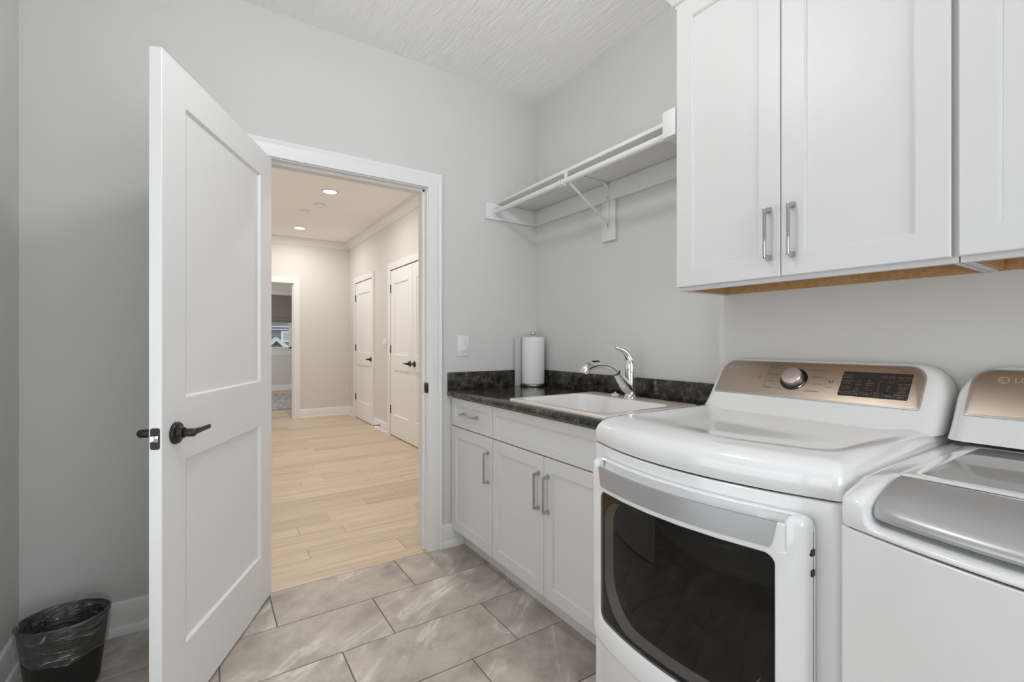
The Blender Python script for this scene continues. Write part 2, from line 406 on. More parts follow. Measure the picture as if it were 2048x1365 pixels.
jamb = b.build('trim_3', M['trim'], smooth=False); struct(jamb, 'white jamb and stop lining the laundry doorway', 'door trim')
sp = MB().box(DX1-.0075, DX1-.004, YB-.012, YB+.030, .895, .952, .004).build('strike_plate', M['orb'], jamb)
tag(sp, 'dark bronze strike plate')
MB().box(DX1-.0085, DX1-.0065, YB+.004, YB+.022, .908, .939, .002).build('strike_hole', M['blackmatte'], jamb)

# ------------------------------------------------------------------ panelled doors
def panel_door(name, width, height, thick, label, hinge, ang, panels, m=None, z0=.01):
    """local frame: x from the hinge edge, y = thickness (0 .. -thick), visible face at y = 0"""
    root = empty(name, (hinge[0], hinge[1], 0), label, 'door', None, 'structure', ang)
    b = MB(); st = panels['stile']; rec = .011
    zs = panels['z']                               # list of (z0,z1) panels from bottom to top
    b.box(0, st, -thick, 0, z0, height, .0015, 1); b.box(width-st, width, -thick, 0, z0, height, .0015, 1)
    edges = [z0] + [e for p in zs for e in p] + [height]
    for i in range(0, len(edges), 2): b.box(st, width-st, -thick, 0, edges[i], edges[i+1])
    for (a, c) in zs:
        b.box(st, width-st, -thick+rec, -rec, a, c)
        for y, yy in ((0, -rec), (-thick, -thick+rec)):
            lo = [(st,y,a),(width-st,y,a),(width-st,y,c),(st,y,c)]; k = .006
            li = [(st+k,yy,a+k),(width-st-k,yy,a+k),(width-st-k,yy,c-k),(st+k,yy,c-k)]
            b.loft([lo, li], False, False)
    leaf = b.build('leaf', m or M['door'], root, smooth=False, local=True)
    return root, leaf
def lever_parts(root, x, z, yface, sgn, toward, m, ext=0):
    """rose, neck and lever; sgn = +1 stands out to +y local, toward = direction of the lever along local x"""
    b = MB(); b.lathe([(.034,0),(.034,.004),(.031,.009),(.020,.012),(.017,.020),(.0165,.024)], (0,0,0), 'y', 28)
    for v in b.bm.verts: v.co = Vector((x+v.co.x, yface+sgn*v.co.y, z+v.co.z))
    rose = b.build('handle_rose', m, root, local=True)
    b = MB(); b.lathe([(.0105,.022),(.0125,.025),(.0125,.050+ext),(.0118,.053+ext),(.0085,.057+ext)], (0,0,0), 'y', 20)
    for v in b.bm.verts: v.co = Vector((x+v.co.x, yface+sgn*v.co.y, z+v.co.z))
    def rc(q, d, hw, hz): return [(x+toward*q, yface+sgn*(d+ext+hw*a), z+hz*c) for a, c in ((-1,-.6),(-.6,-1),(.6,-1),(1,-.6),(1,.6),(.6,1),(-.6,1),(-1,.6))]
    b.loft([rc(-.008,.044,.005,.009), rc(.012,.045,.0075,.0098), rc(.030,.0455,.0062,.0085), rc(.060,.0455,.0048,.0072), rc(.108,.0445,.0042,.0068)])
    b.build('lever', m, root, local=True)
HINGE = (.232, 2.4545); LANG = math.atan2(-.899, -.438)
LW, LT = .835, .035
# local x runs along the leaf; local +y is to the left of it when looking along x; the visible face is the one towards +x world
d1, leaf = panel_door('door_1', LW, 2.042, LT, 'white two-panel door standing open into the laundry room', (.2635, 2.4392), LANG, {'stile': .125, 'z': [(.232,.815),(1.01,1.924)]})
lever_parts(d1, .766, .908, 0, 1, -1, M['orb'])
lever_parts(d1, .766, .908, -LT, -1, -1, M['orb'], .012)
b = MB(); lp = rrect(-LT/2-.0125, -LT/2+.0125, .873, .935, .006, 4)
b.loft([[(LW-.001, a, z) for a, z in lp], [(LW+.002, a, z) for a, z in lp]])
tag(b.build('latch_plate', M['orb'], d1, local=True), 'dark bronze latch plate')
b = MB(); prof = [(-.011,.006),(.010,.006)]
loops = []
for y, w_ in ((-.009,.009),(-.004,.0088),(.003,.0065),(.0085,.0025)):
    loops.append([(LW+a, -LT/2+y, .904+z) for a, z in ((.001,-.0095),(w_*.8,-.0085),(w_,-.005),(w_,.005),(w_*.8,.0085),(.001,.0095))])
b.loft(loops); tag(b.build('latch_bolt', M['latch'], d1, local=True), 'shiny metal latch bolt')
for z in (.25, 1.03, 1.82): MB().lathe([(.007,-.05),(.007,.05)], (-.006,-LT-.004,z), 'z', 12).build('hinge', M['orb'], d1, local=True)

# ------------------------------------------------------------------ hallway shell
b = MB()
A0, A1, B0, B1 = 6.525, 7.385, 4.31, 5.765          # door openings on the right hall wall
for y0, y1, z0, z1 in ((YH,B0,0,ZH),(B1,A0,0,ZH),(A1,HY1+.12,0,ZH),(B0,B1,2.085,ZH),(A0,A1,2.085,ZH)): b.box(HX1, HX1+.12, y0, y1, z0, z1+.05)
struct(b.build('wall_hallway_right', M['hallwall'], smooth=False), 'off-white hallway wall with two closet doors', 'wall')
b = MB(); FX0, FX1 = .33, 1.145
b.box(HX0, FX0, HY1, HY1+.12, 0, ZH+.05); b.box(FX1, HX1+.12, HY1, HY1+.12, 0, ZH+.05); b.box(FX0, FX1, HY1, HY1+.12, 2.075, ZH+.05)
struct(b.build('wall_hallway_end', M['hallwall'], smooth=False), 'off-white wall at the end of the hallway', 'wall')
struct(MB().box(HX0-.1, HX0, YH, HY1, 0, ZH+.05).build('wall_hallway_left', M['hallwall'], smooth=False), 'hallway wall hidden behind the open door', 'wall')
struct(MB().box(HX0, HX1, YH, HY1, ZH, ZH+.08).build('ceiling_hallway', M['hallceil'], smooth=False), 'warm white hallway ceiling with recessed lights', 'ceiling')
# crown moulding in the hall
def crown(name, p0, p1, nrm, zc, label, h=.095, d=.075, ext0=0, ext1=0, m=None):
    p0, p1, n = Vector((*p0,0)), Vector((*p1,0)), Vector((*nrm,0)); t = (p1-p0).normalized()
    prof = [(0,-h),(.008,-h),(.010,-h+.012),(.018,-h+.018),(.030,-h+.035),(.048,-h+.062),(.060,-.016),(d-.004,-.012),(d,-.010),(d,0),(0,0)]
    lp = lambda p, e: [p + t*(a*e) + n*a + Vector((0,0,zc+z)) for a, z in prof]
    return MB().loft([lp(p0, ext0), lp(p1, ext1)]).build(name, m or M['trim'], angle=25)
struct(crown('trim_4', (HX1, YH), (HX1, HY1), (-1,0), ZH, '', .1, .085, 0, -1), 'white crown moulding along the right hallway wall', 'crown moulding')
struct(crown('trim_5', (HX0, HY1), (HX1, HY1), (0,-1), ZH, '', .1, .085, 0, -1), 'white crown moulding on the hallway end wall', 'crown moulding')
def bb2(*a): return baseboard(*a, h=.132, shoe=.02, st=.012)
bb2('baseboard_hallway_end', (1.235, HY1), (HX1, HY1), (0,-1), 'white baseboard on the hallway end wall')
bb2('baseboard_hallway_right', (HX1, B1+.09), (HX1, A0-.09), (-1,0), 'white baseboard between the two hallway closet doors')
bb2('baseboard_hallway_right', (HX1, YH), (HX1, B0-.09), (-1,0), 'white hallway baseboard nearer than the double doors')
bb2('baseboard_hallway_right', (HX1, A1+.09), (HX1, HY1), (-1,0), 'white hallway baseboard in the far corner')
casing('trim_6', 'y', HX1, -1, A0+.005, A1-.005, 2.08, .085, 'white casing round the single hallway door')
casing('trim_7', 'y', HX1, -1, B0+.005, B1-.005, 2.08, .085, 'white casing round the double hallway doors')
casing('trim_8', 'x', HY1, -1, FX0, FX1, 2.07, .09, 'white casing round the far doorway at the hallway end')
b = MB(); b.box(FX1-.004, FX1+.015, HY1, HY1+.12, 0, 2.08); b.box(FX0-.015, FX0+.004, HY1, HY1+.12, 0, 2.08); b.box(FX0, FX1, HY1, HY1+.12, 2.07, 2.085)
b.box(FX1-.016, FX1, HY1+.03, HY1+.075, 0, 2.07)
fj = b.build('trim_9', M['trim'], smooth=False); struct(fj, 'white jamb of the far hallway doorway', 'door trim')
for z in (.335, 1.09, 1.84): tag(MB().box(FX1-.010, FX1-.003, HY1+.078, HY1+.118, z-.05, z+.05, .002).build('hinge', M['orb'], fj), 'dark bronze hinge')
# hall doors: local x from hinge towards the viewer (-y world), face towards -x world
PZ = {'stile': .115, 'z': [(.27,.83),(1.02,1.90)]}
def hall_door(name, y_h, width, rev, label, lever=True):
    # visible local face y=0 must look to -x world: local x = -y world -> local y = +x... rotate so local +y = -x world (local x = +y world) when rev
    root, lf = panel_door(name, width, 2.07, .035, label, (HX1-.002, y_h), PI/2, PZ, M['door'], .012)
    # rotation +90: local x -> +y world, local y -> -x world: hinge side chosen by rev
    if lever:
        xl = .065 if not rev else width-.065
        lever_parts(root, xl, .928, 0, 1, 1 if not rev else -1, M['orb'])
    xh = width+.004 if not rev else -.004
    for z in (.33, 1.085, 1.845): MB().box(xh-.014, xh+.010, -.004, .010, z-.05, z+.05, .003).build('hinge', M['orb'], root, local=True)
    return root
hall_door('door_2', A0+.01, A1-A0-.02, False, 'white single closet door further down the hallway')
hall_door('door_3', 5.031, B1-5.031-.01, False, 'white far leaf of the double doors in the hallway')
hall_door('door_4', B0+.01, 5.026-B0-.01, True, 'white near leaf of the double doors partly hidden by the jamb')
for y0, y1 in ((A0,A1),(B0,B1)):
    b = MB(); b.box(HX1+.04, HX1+.12, y0, y1, 0, 2.085)
    struct(b.build('trim_10', M['trim'], smooth=False), 'closed backing inside the %s hallway door frame' % ('single' if y0 == A0 else 'double'), 'door trim')

# downlights
def downlight(name, x, y, z, label, power, color, lampm, group):
    r = empty(name, (x, y, z), label, 'ceiling light', group)
    MB().lathe([(.088,0),(.088,-.004),(.080,-.008),(.068,-.006),(.066,.001)], (x,y,z), 'z', 40, False).build('trim_ring', M['plastic'], r)
    MB().lathe([(.067,-.003),(.067,-.0015)], (x,y,z), 'z', 40).build('lens', lampm, r)
    area_light(name+'_beam', (x, y, z-.012), .13, power, color)
downlight('recessed_light', 1.11, 5.18, ZH, 'round recessed light nearer of the two in the hallway ceiling', HALL_W, HALL_C, M['lamp'], 'hallway recessed lights')
downlight('recessed_light', 1.115, 7.08, ZH, 'round recessed light farther of the two in the hallway ceiling', HALL_W, HALL_C, M['lamp'], 'hallway recessed lights')
downlight('recessed_light', 1.10, 3.27, ZH, 'recessed hallway light just past the doorway head', HALL_W, HALL_C, M['lamp'], 'hallway recessed lights')
LXC, LYC = .44, 1.10
r = empty('ceiling_lamp', (LXC, LYC, ZC), 'white globe lamp hanging close under the laundry ceiling', 'ceiling light')
MB().lathe([(.075,0),(.075,-.012),(.060,-.022),(.012,-.026)], (LXC,LYC,ZC), 'z', 32).build('canopy', M['steel'], r)
MB().lathe([(.010,-.026),(.010,-.135)], (LXC,LYC,ZC), 'z', 12).build('stem', M['steel'], r)
MB().lathe([(.09*math.sin(q), -.225-.09*math.cos(q)) for q in [PI*(.02+.96*k/24) for k in range(25)]][::-1], (LXC,LYC,ZC), 'z', 40).build('globe', M['lampcool'], r)
# added fill light through two made-up windows: behind the viewer and in the left wall
area_light('added_fill_light', ((RW0+RW1)/2, YR-.16, (RZ0+RZ1)/2), RW1-RW0, REAR_FILL_W, (.97,.985,1.0), 'RECTANGLE', (PI/2,0,0), RZ1-RZ0)
area_light('added_fill_light', (XL-.16, (LW0+LW1)/2, (LZ0+LZ1)/2), LZ1-LZ0, SIDE_FILL_W, (.97,.985,1.0), 'RECTANGLE', (0,-PI/2,0), LW1-LW0)
def added_window(name, a0, a1, z0, z1, fn, loc, label):  # unseen windows, added to carry the fill light
    wr = empty(name, loc, label, 'window', None, 'structure'); b = MB()
    for p, q, c, d in ((a0,a0+.05,z0,z1),(a1-.05,a1,z0,z1),(a0,a1,z0,z0+.05),(a0,a1,z1-.05,z1),(a0,a1,(z0+z1)/2-.02,(z0+z1)/2+.02)): fn(b, p, q, .03, .085, c, d)
    b.build('frame', M['trim'], wr, smooth=False)
    b = MB(); fn(b, a0+.045, a1-.045, .054, .060, z0+.045, z1-.045); b.build('pane', M['clear'], wr, smooth=False)
added_window('added_window_2', RW0, RW1, RZ0, RZ1, lambda b,p,q,d0,d1,c,d: b.box(p, q, YR-d1, YR-d0, c, d), ((RW0+RW1)/2, YR, RZ0), 'added white framed window in the wall behind the viewer, for fill light')
added_window('added_window_3', LW0, LW1, LZ0, LZ1, lambda b,p,q,d0,d1,c,d: b.box(XL-d1, XL-d0, p, q, c, d), (XL, (LW0+LW1)/2, LZ0), 'added white framed low window in the unseen left wall, for fill light')
r = empty('smoke_detector', (1.115, 5.72, ZH), 'round white smoke detector on the hallway ceiling between the lights', 'smoke detector')
MB().lathe([(.065,0),(.065,-.010),(.060,-.014)], (1.115,5.72,ZH), 'z', 32).build('base', M['plastic'], r)
MB().lathe([(.050,-.014),(.050,-.030),(.044,-.036),(.02,-.038)], (1.115,5.72,ZH), 'z', 32).build('cover', M['plastic'], r)
tag(MB().box(.975, 1.075, 6.06, 6.15, ZH-.008, ZH, .003).build('ceiling_plate', M['plastic']), 'small square white cover plate on the hallway ceiling', 'cover plate')

# far room
FRX0, FRX1, FRY1 = -1.0, 2.9, 12.4
struct(MB().box(FRX0-.1, FRX0, HY1+.12, FRY1, 0, 2.84).build('wall_bedroom_left', M['hallwall'], smooth=False), 'bedroom wall out of view', 'wall')
struct(MB().box(FRX1, FRX1+.1, HY1+.12, FRY1, 0, 2.84).build('wall_bedroom_right', M['hallwall'], smooth=False), 'bedroom side wall out of view', 'wall')
WX0, WX1, WZ0, WZ1 = .55, 1.775, 1.0, 2.28
b = MB(); b.box(FRX0, WX0, FRY1, FRY1+.12, 0, 2.84); b.box(WX1, FRX1, FRY1, FRY1+.12, 0, 2.84); b.box(WX0, WX1, FRY1, FRY1+.12, 0, WZ0); b.box(WX0, WX1, FRY1, FRY1+.12, WZ1, 2.84)
struct(b.build('wall_bedroom_back', M['hallwall'], smooth=False), 'wall under the far bedroom window', 'wall')
struct(MB().box(FRX0, FRX1, HY1+.12, FRY1, 2.76, 2.84).build('ceiling_bedroom', M['hallceil'], smooth=False), 'bedroom ceiling beyond the far doorway', 'ceiling')
bb2('baseboard_bedroom', (FRX0, FRY1), (FRX1, FRY1), (0,-1), 'white baseboard under the far bedroom window')
wr = empty('window_1', ((WX0+WX1)/2, FRY1, WZ0), 'white framed window in the far bedroom beyond the hallway', 'window', None, 'structure')
b = MB()
for x0, x1, z0, z1 in ((WX0,WX0+.05,WZ0,WZ1),(WX1-.05,WX1,WZ0,WZ1),(WX0,WX1,WZ0,WZ0+.045),(WX0,WX1,WZ1-.05,WZ1)): b.box(x0, x1, FRY1+.03, FRY1+.09, z0, z1, .004)
b.build('frame', M['trim'], wr, smooth=False)
b = MB(); b.box(WX0-.02, WX1+.02, FRY1-.035, FRY1+.03, WZ0-.028, WZ0, .004); b.box(WX0-.05, WX1+.05, FRY1-.016, FRY1-.001, WZ0-.16, WZ0-.028, .003); b.build('sill', M['trim'], wr)
b = MB(); b.box(WX0-.09, WX0, FRY1-.018, FRY1-.001, WZ0, WZ1+.09, .003); b.box(WX1, WX1+.09, FRY1-.018, FRY1-.001, WZ0, WZ1+.09, .003); b.box(WX0, WX1, FRY1-.018, FRY1-.001, WZ1, WZ1+.09, .003); b.build('casing', M['trim'], wr)
b = MB(); b.box(WX0+.045, WX1-.045, FRY1+.058, FRY1+.064, WZ0+.04, WZ1-.045); b.build('pane', M['clear'], wr, smooth=False)
b = MB(); b.box(1.38, 1.50, FRY1+.012, FRY1+.035, WZ0+.002, WZ0+.022, .006); b.tube([(1.46,FRY1+.02,WZ0+.02),(1.40,FRY1+.0,WZ0+.04),(1.36,FRY1-.004,WZ0+.036)], .006, 8); b.build('crank_handle', M['plastic'], wr)
b = MB(); loops = []
for y, z in ((-.012,1.63),(-.03,1.635),(-.034,1.665),(-.020,1.672),(-.034,1.690),(-.036,1.74),(-.022,1.752),(-.03,1.775),(-.026,2.28),(-.006,2.285)):
    loops.append([(WX0-.02,FRY1-.030+y,z),(WX1+.02,FRY1-.030+y,z)])
b.loft(loops, False, False, closed=False)
for f in list(b.bm.faces): pass
bmesh.ops.solidify(b.bm, geom=list(b.bm.faces), thickness=.003)
tag(b.build('roman_shade', M['shade']), 'taupe fabric roman shade half lowered over the far window', 'window shade')
tag(MB().box(-.2, 2.6, 8.95, 11.55, .0005, .012, .004).build('area_rug', M['rug']), 'pale grey patterned rug on the floor of the far bedroom', 'rug')
area_light('added_fill_light', (FRX0+.02, 10.3, 1.5), 1.4, 42.0, (.97,.985,1.0), 'RECTANGLE', (0,-PI/2,0), 2.0)  # added fill to brighten the bedroom, no window modelled there
area_light('added_fill_light', (HX0+.02, 5.2, 1.6), 1.5, 10.0, (1,.985,.96), 'RECTANGLE', (0,-PI/2,0), 3.0)  # added fill to lift the hallway ceiling and walls, no window behind it
# the house across, seen through the window
hr = empty('neighbour_house', (2.5, 19.0, -1), 'grey house with white gable trim seen through the far window', 'house')
b = MB(); b.box(-6, 12, 19.0, 19.2, -1, 9)
for k in range(60): b.box(-6, 12, 18.988, 19.0, -.9+k*.16, -.9+k*.16+.010)
b.build('wall', M['siding'], hr, smooth=False)
b = MB()
for x0, x1, z0, z1 in ((2.36,2.43,1.15,1.55),(3.10,3.17,1.15,1.55),(2.43,3.10,1.15,1.21),(2.43,3.10,1.49,1.55),(2.74,2.78,1.21,1.49)): b.box(x0, x1, 18.94, 18.99, z0, z1)
b.build('window_frame', M['outwhite'], hr, smooth=False)
MB().box(2.43, 3.10, 18.965, 18.975, 1.21, 1.49).build('window_pane', mat('pale_window_blind', (.45,.47,.48), .3), hr)
for (x0,z0),(x1,z1) in (((.9,.28),(2.15,1.335)),((2.15,1.335),(3.4,.28))):
    dx, dz = x1-x0, z1-z0; l = math.hypot(dx,dz); nx, nz_ = dz/l*.12, -dx/l*.12
    lp = [(x0,z0),(x1,z1),(x1+(0 if x1==2.15 else nx),z1-.15),(x0+(0 if x0==2.15 else nx),z0-.15)]
    b = MB(); b.loft([[(x,18.45,z) for x, z in lp], [(x,18.98,z) for x, z in lp]]); b.build('gable_trim', M['outwhite'], hr, smooth=False)
b = MB(); b.loft([[(x,18.6,z) for x, z in ((.9,.13),(2.15,1.185),(3.4,.13))],[(x,18.98,z) for x, z in ((.9,.13),(2.15,1.185),(3.4,.13))]]); b.build('gable_wall', M['siding'], hr, smooth=False)
for z in (1.60, 1.69): MB().box(-6, 12, 18.9, 19.0, z, z+.035).build('eave_board', M['outwhite'], hr, smooth=False)
tag(MB().box(-30, 30, 12.6, 40, -1.0, -.9).build('lawn', mat('lawn', (.12,.16,.08), .9), smooth=False), 'ground outside the far window', 'ground', None, 'structure')

# hall switch and door stop
def switch(name, plane, axis, a0, a1, z0, z1, sgn, label, n=1):
    r = empty(name, ((a0+a1)/2, plane, z0) if axis == 'x' else (plane, (a0+a1)/2, z0), label, 'light switch')
    def bx(b, u0, u1, w0, w1, d0, d1, bev):
        if axis == 'x': b.box(u0, u1, min(plane+sgn*d0, plane+sgn*d1), max(plane+sgn*d0, plane+sgn*d1), w0, w1, bev)
        else: b.box(min(plane+sgn*d0, plane+sgn*d1), max(plane+sgn*d0, plane+sgn*d1), u0, u1, w0, w1, bev)
    b = MB(); bx(b, a0, a1, z0, z1, 0, .006, .002); b.build('wall_plate', M['plastic'], r)
    for k in range(n):
        c = a0 + (a1-a0)*(k+.5)/n; zc = (z0+z1)/2
        b = MB(); bx(b, c-.0175, c+.0175, zc-.034, zc+.034, .005, .0075, .001); b.build('bezel', M['trim'], r)
        b = MB(); bx(b, c-.0155, c+.0155, zc-.031, zc+.002, .007, .011, .001); bx(b, c-.0155, c+.0155, zc+.001, zc+.031, .006, .0085, .001); b.build('rocker', M['plastic'], r)
    return r
switch('light_switch', YB, 'x', 1.238, 1.315, 1.098, 1.220, -1, 'white rocker light switch on the wall above the counter end')
switch('light_switch', HX1, 'y', 5.93, 6.05, 1.105, 1.225, -1, 'white light switch between the two hallway closet doors', 2)
r = empty('door_stop', (HX1-.013, 6.17, .066), 'small dark door stop on the hallway baseboard', 'door stop')
b = MB(); b.lathe([(.013,0),(.013,-.004),(.005,-.008),(.005,-.07)], (HX1-.014,6.17,.066), 'x', 12); b.build('rod', M['orb'], r)
MB().lathe([(.009,-.07),(.010,-.076),(.009,-.085)], (HX1-.014,6.17,.066), 'x', 12).build('tip', M['black'], r)

# ------------------------------------------------------------------ closet shelf with rod
sh = empty('wall_shelf', (1.5, 1.8, 1.93), 'white wall shelf on cleats over the counter', 'shelf')
MB().box(1.505, XR-.0005, 1.169, YB-.0005, 2.030, 2.047, .0015).build('shelf_board', M['shelfw'], sh)
MB().box(1.423, XR-.001, YB-.019, YB-.0005, 1.932, 2.0295, .002).build('cleat', M['shelfw'], sh)
MB().box(XR-.019, XR-.0005, 1.1705, YB-.0195, 1.934, 2.0295, .002).build('cleat', M['shelfw'], sh)
MB().box(1.458, XR-.001, 1.1115, 1.168, 1.958, 2.058, .002).build('cleat', M['shelfw'], sh)
MB().box(XR-.0185, XR-.0005, 1.742, 1.840, 1.722, 1.9335, .002).build('support_board', M['shelfw'], sh)
rd = empty('hanging_rod', (1.487, 1.8, 1.976), 'white round hanging rod under the shelf front', 'rod')
b = MB(); b.tube([(1.487, 1.1695, 1.976), (1.487, YB-.0205, 1.976)], .0145, 24); b.build('rod', M['shelfw'], rd)
b = MB(); b.lathe([(.026,-.006),(.026,0)], (1.487, YB-.0195, 1.976), 'y', 24); b.build('end_socket', M['shelfw'], rd)
br = empty('shelf_bracket', (1.797, 1.79, 1.79), 'white metal bracket holding the hanging rod at mid shelf', 'bracket')
yb = 1.79; xb = XR-.019
b = MB(); b.box(xb-.005, xb, yb-.008, yb+.008, 1.785, 2.028, .001); b.box(1.50, xb, yb-.008, yb+.008, 2.0235, 2.0285, .001)
b.tube([(xb-.003,yb,1.99),(xb-.012,yb,2.016),(xb-.04,yb,2.024)], .006, 8); b.build('strap', M['shelfw'], br)
b = MB(); b.tube([(xb-.006,yb,1.815),(1.512,yb,1.990)], .0055, 10, sx=1.4); b.build('brace', M['shelfw'], br)
b = MB()
for yy in (yb-.011, yb+.011):
    pts = [(1.487+.0185*math.cos(q), yy, 1.976+.0185*math.sin(q)) for q in [math.radians(a) for a in range(30, -215, -15)]]
    b.tube(pts, .0035, 8)
b.tube([(1.503,yb-.011,1.986),(1.508,yb,1.993),(1.503,yb+.011,1.986)], .004, 8); b.box(1.498, 1.512, yb-.007, yb+.007, 1.985, 2.026, .001)
b.build('hook', M['shelfw'], br)
for z in (1.797, 1.806, 1.95): MB().lathe([(.004,-.0045),(.004,-.007),(.003,-.0085)], (xb,yb,z), 'x', 10).build('screw', M['steel'], br)

# ------------------------------------------------------------------ cabinets
def shaker(b, x, y0, y1, z0, z1, t=.02, st=.062, rec=.008, sgn=-1):
    """shaker front lying in the plane x (front), body towards +x"""
    def R(dy, xx): return [(xx, y0+dy, z0+dy), (xx, y1-dy, z0+dy), (xx, y1-dy, z1-dy), (xx, y0+dy, z1-dy)]
    b.loft([R(0, x+t), R(0, x+.0025), R(.0025, x), R(st, x), R(st+.001, x+.0025), R(st+.004, x+.003), R(st+.005, x+rec), ])
    return b
def pull_mesh(length):
    """bar pull, length along z, standing out to -x, feet on x = 0"""
    b = MB(); h = length/2
    b.box(-.032, -.0235, -.0045, .0045, -h+.004, h-.004, .002)
    for s in (-1, 1):
        def sq(x, hy, zc, hz): return [(x,-hy,zc-hz),(x,hy,zc-hz),(x,hy,zc+hz),(x,-hy,zc+hz)]
        b.loft([sq(0,.0075,s*(h-.006),.008), sq(-.003,.0075,s*(h-.006),.008), sq(-.012,.0052,s*(h-.007),.0055), sq(-.028,.0045,s*(h-.008),.0045)])
    return b.mesh('pull_handle')
PM = pull_mesh(.160); PM.materials.append(M['nickel'])
def pull(parent, x, y, z, horizontal=False):
    o = bpy.data.objects.new('handle', PM); COL.objects.link(o); o.parent = parent
    o.location = Vector((x, y, z)) - wloc(parent)
    if horizontal: o.rotation_euler = (PI/2, 0, 0)
    tag(o, 'chrome bar handle'); return o
def base_cabinet(name, y0, y1, label, fronts):
    r = empty(name, (1.5, (y0+y1)/2, 0), label, 'base cabinet')
    xf = 1.217; b = MB(); t = .016; x1 = XR-.002
    b.box(xf+.02, x1, y0+.0005, y0+t, .10, .879); b.box(xf+.02, x1, y1-t, y1-.0005, .10, .879); b.box(xf+.02, x1, y0+t, y1-t, .10, .116); b.box(x1-.006, x1, y0+t, y1-t, .116, .879)
    b.box(xf, xf+.02, y0+.0005, y0+.038, .10, .879); b.box(xf, xf+.02, y1-.038, y1-.0005, .10, .879); b.box(xf, xf+.02, y0+.038, y1-.038, .84, .879); b.box(xf, xf+.02, y0+.038, y1-.038, .10, .135); b.box(xf, xf+.02, y0+.038, y1-.038, .685, .72)
    b.build('carcass', M['cab'], r, smooth=False)
    MB().box(1.274, 1.290, y0+.001, y1-.001, 0.0005, .099).build('toe_kick', M['cab'], r, smooth=False)
    for kind, a, c, z0, z1, hy in fronts:
        st = .04 if z1-z0 < .2 else .056
        o = shaker(MB(), 1.197, a, c, z0, z1, st=st).build(kind, M['cab'], r, smooth=False)
        if kind == 'drawer': pull(o, 1.197, (a+c)/2, (z0+z1)/2, True)
        elif kind == 'door': pull(o, 1.197, hy, .548)
    return r
base_cabinet('base_cabinet', 1.9935, 2.4595, 'narrow white base cabinet with one drawer and one door in the corner',
    [('drawer', 1.9965, 2.449, .7035, .863, 0), ('door', 1.9965, 2.449, .107, .698, 2.030)])
base_cabinet('sink_cabinet', 1.150, 1.9925, 'wide white sink cabinet with two doors under the sink',
    [('false_front', 1.153, 1.990, .7035, .863, 0), ('door', 1.573, 1.990, .107, .698, 1.604), ('door', 1.153, 1.570, .107, .698, 1.538)])
def wall_cabinet(name, y0, y1, label, doors):
    x0, x1, z0, z1 = 1.480, XB-.001, 1.372, 2.44
    r = empty(name, ((x0+x1)/2, (y0+y1)/2, z0), label, 'wall cabinet'); b = MB(); t = .013
    b.box(x0+.019, x1, y0+.001, y0+t, z0, z1); b.box(x0+.019, x1, y1-t, y1-.0005, z0, z1); b.box(x0+.019, x1, y0+t, y1-t, z1-.013, z1)
    b.box(x0, x0+.019, y0+.001, y0+.038, z0, z1); b.box(x0, x0+.019, y1-.038, y1-.0005, z0, z1); b.box(x0, x0+.019, y0+.038, y1-.038, z0, z0+.038); b.box(x0, x0+.019, y0+.038, y1-.038, z1-.05, z1)
    b.build('carcass', M['cab'], r, smooth=False)
    b = MB(); b.box(x0+.019, x1-.016, y0+t, y1-t, z0+.030, z0+.043); b.box(x1-.016, x1, y0+t, y1-t, z0+.002, z1-.02)
    for yy in (y0+t, y1-t-.012): b.box(x0+.019, x1-.016, yy, yy+.012, z0+.004, z0+.030)
    b.box(x0+.019, x0+.026, y0+t+.012, y1-t-.012, z0+.004, z0+.030)
    tag(b.build('underside', M['maple'], r, smooth=False), 'natural wood underside')
    for a, c, hy in doors:
        o = shaker(MB(), 1.460, a, c, 1.385, 2.422, st=.065, t=.0195).build('door', M['cab'], r, smooth=False)
        if hy: pull(o, 1.460, hy, 1.519)
    return r
wall_cabinet('wall_cabinet', .335, 1.110, 'white two-door wall cabinet over the dryer beside the shelf', [(.734, 1.107, .7665), (.346, .7315, .697)])
wall_cabinet('wall_cabinet', -.43, .3335, 'white wall cabinet at the right edge over the washer', [(-.043, .3325, .008), (-.427, -.046, -.08)])
b = MB(); prof = [(0,2.424),(-.008,2.424),(-.008,2.436),(-.016,2.44),(-.022,2.455),(-.040,2.48),(-.058,2.505),(-.062,2.52),(-.068,2.522),(-.068,2.535),(0,2.535)]
path = []
loops = [[(1.478+d_, -.43, z) for d_, z in prof], [(1.478+d_, 1.1115-d_*1.0, z) for d_, z in prof], [(XB-.001, 1.1115-d_, z) for d_, z in prof]]
b.loft(loops); tag(b.build('crown_moulding', M['cab'], angle=25), 'white crown moulding along the top of the wall cabinets', 'crown moulding')

# ------------------------------------------------------------------ counter and sink
SX0, SX1, SY0, SY1 = 1.200, 1.757, 1.2175, 1.8525
ct = empty('countertop', (1.5, 1.8, .88), 'dark speckled laminate countertop with backsplash around the sink', 'countertop')
b = MB(); cz0, cz1, ye = .8805, .905, 1.131; hx0, hx1, hy0, hy1 = 1.222, 1.738, 1.24, 1.83
fr = [(hx0,cz0),(1.196,cz0),(1.195,.8735),(1.177,.8735),(1.173,.877),(1.172,.886),(1.174,.900),(1.181,cz1-.0008),(1.19,cz1),(hx0,cz1)]
b.loft([[(x, ye, z) for x, z in fr], [(x, YB-.001, z) for x, z in fr]])
b.box(hx1, XR-.001, ye, YB-.001, cz0, cz1); b.box(hx0, hx1, hy1, YB-.001, cz0, cz1); b.box(hx0, hx1, ye, hy0, cz0, cz1)
b.build('slab', M['granite'], ct, angle=40)
b = MB(); b.box(XR-.020, XR-.0005, ye, YB-.001, cz1, 1.006, .003); b.box(1.174, XR-.020, YB-.020, YB-.0005, cz1, 1.006, .003); b.build('backsplash', M['granite'], ct)
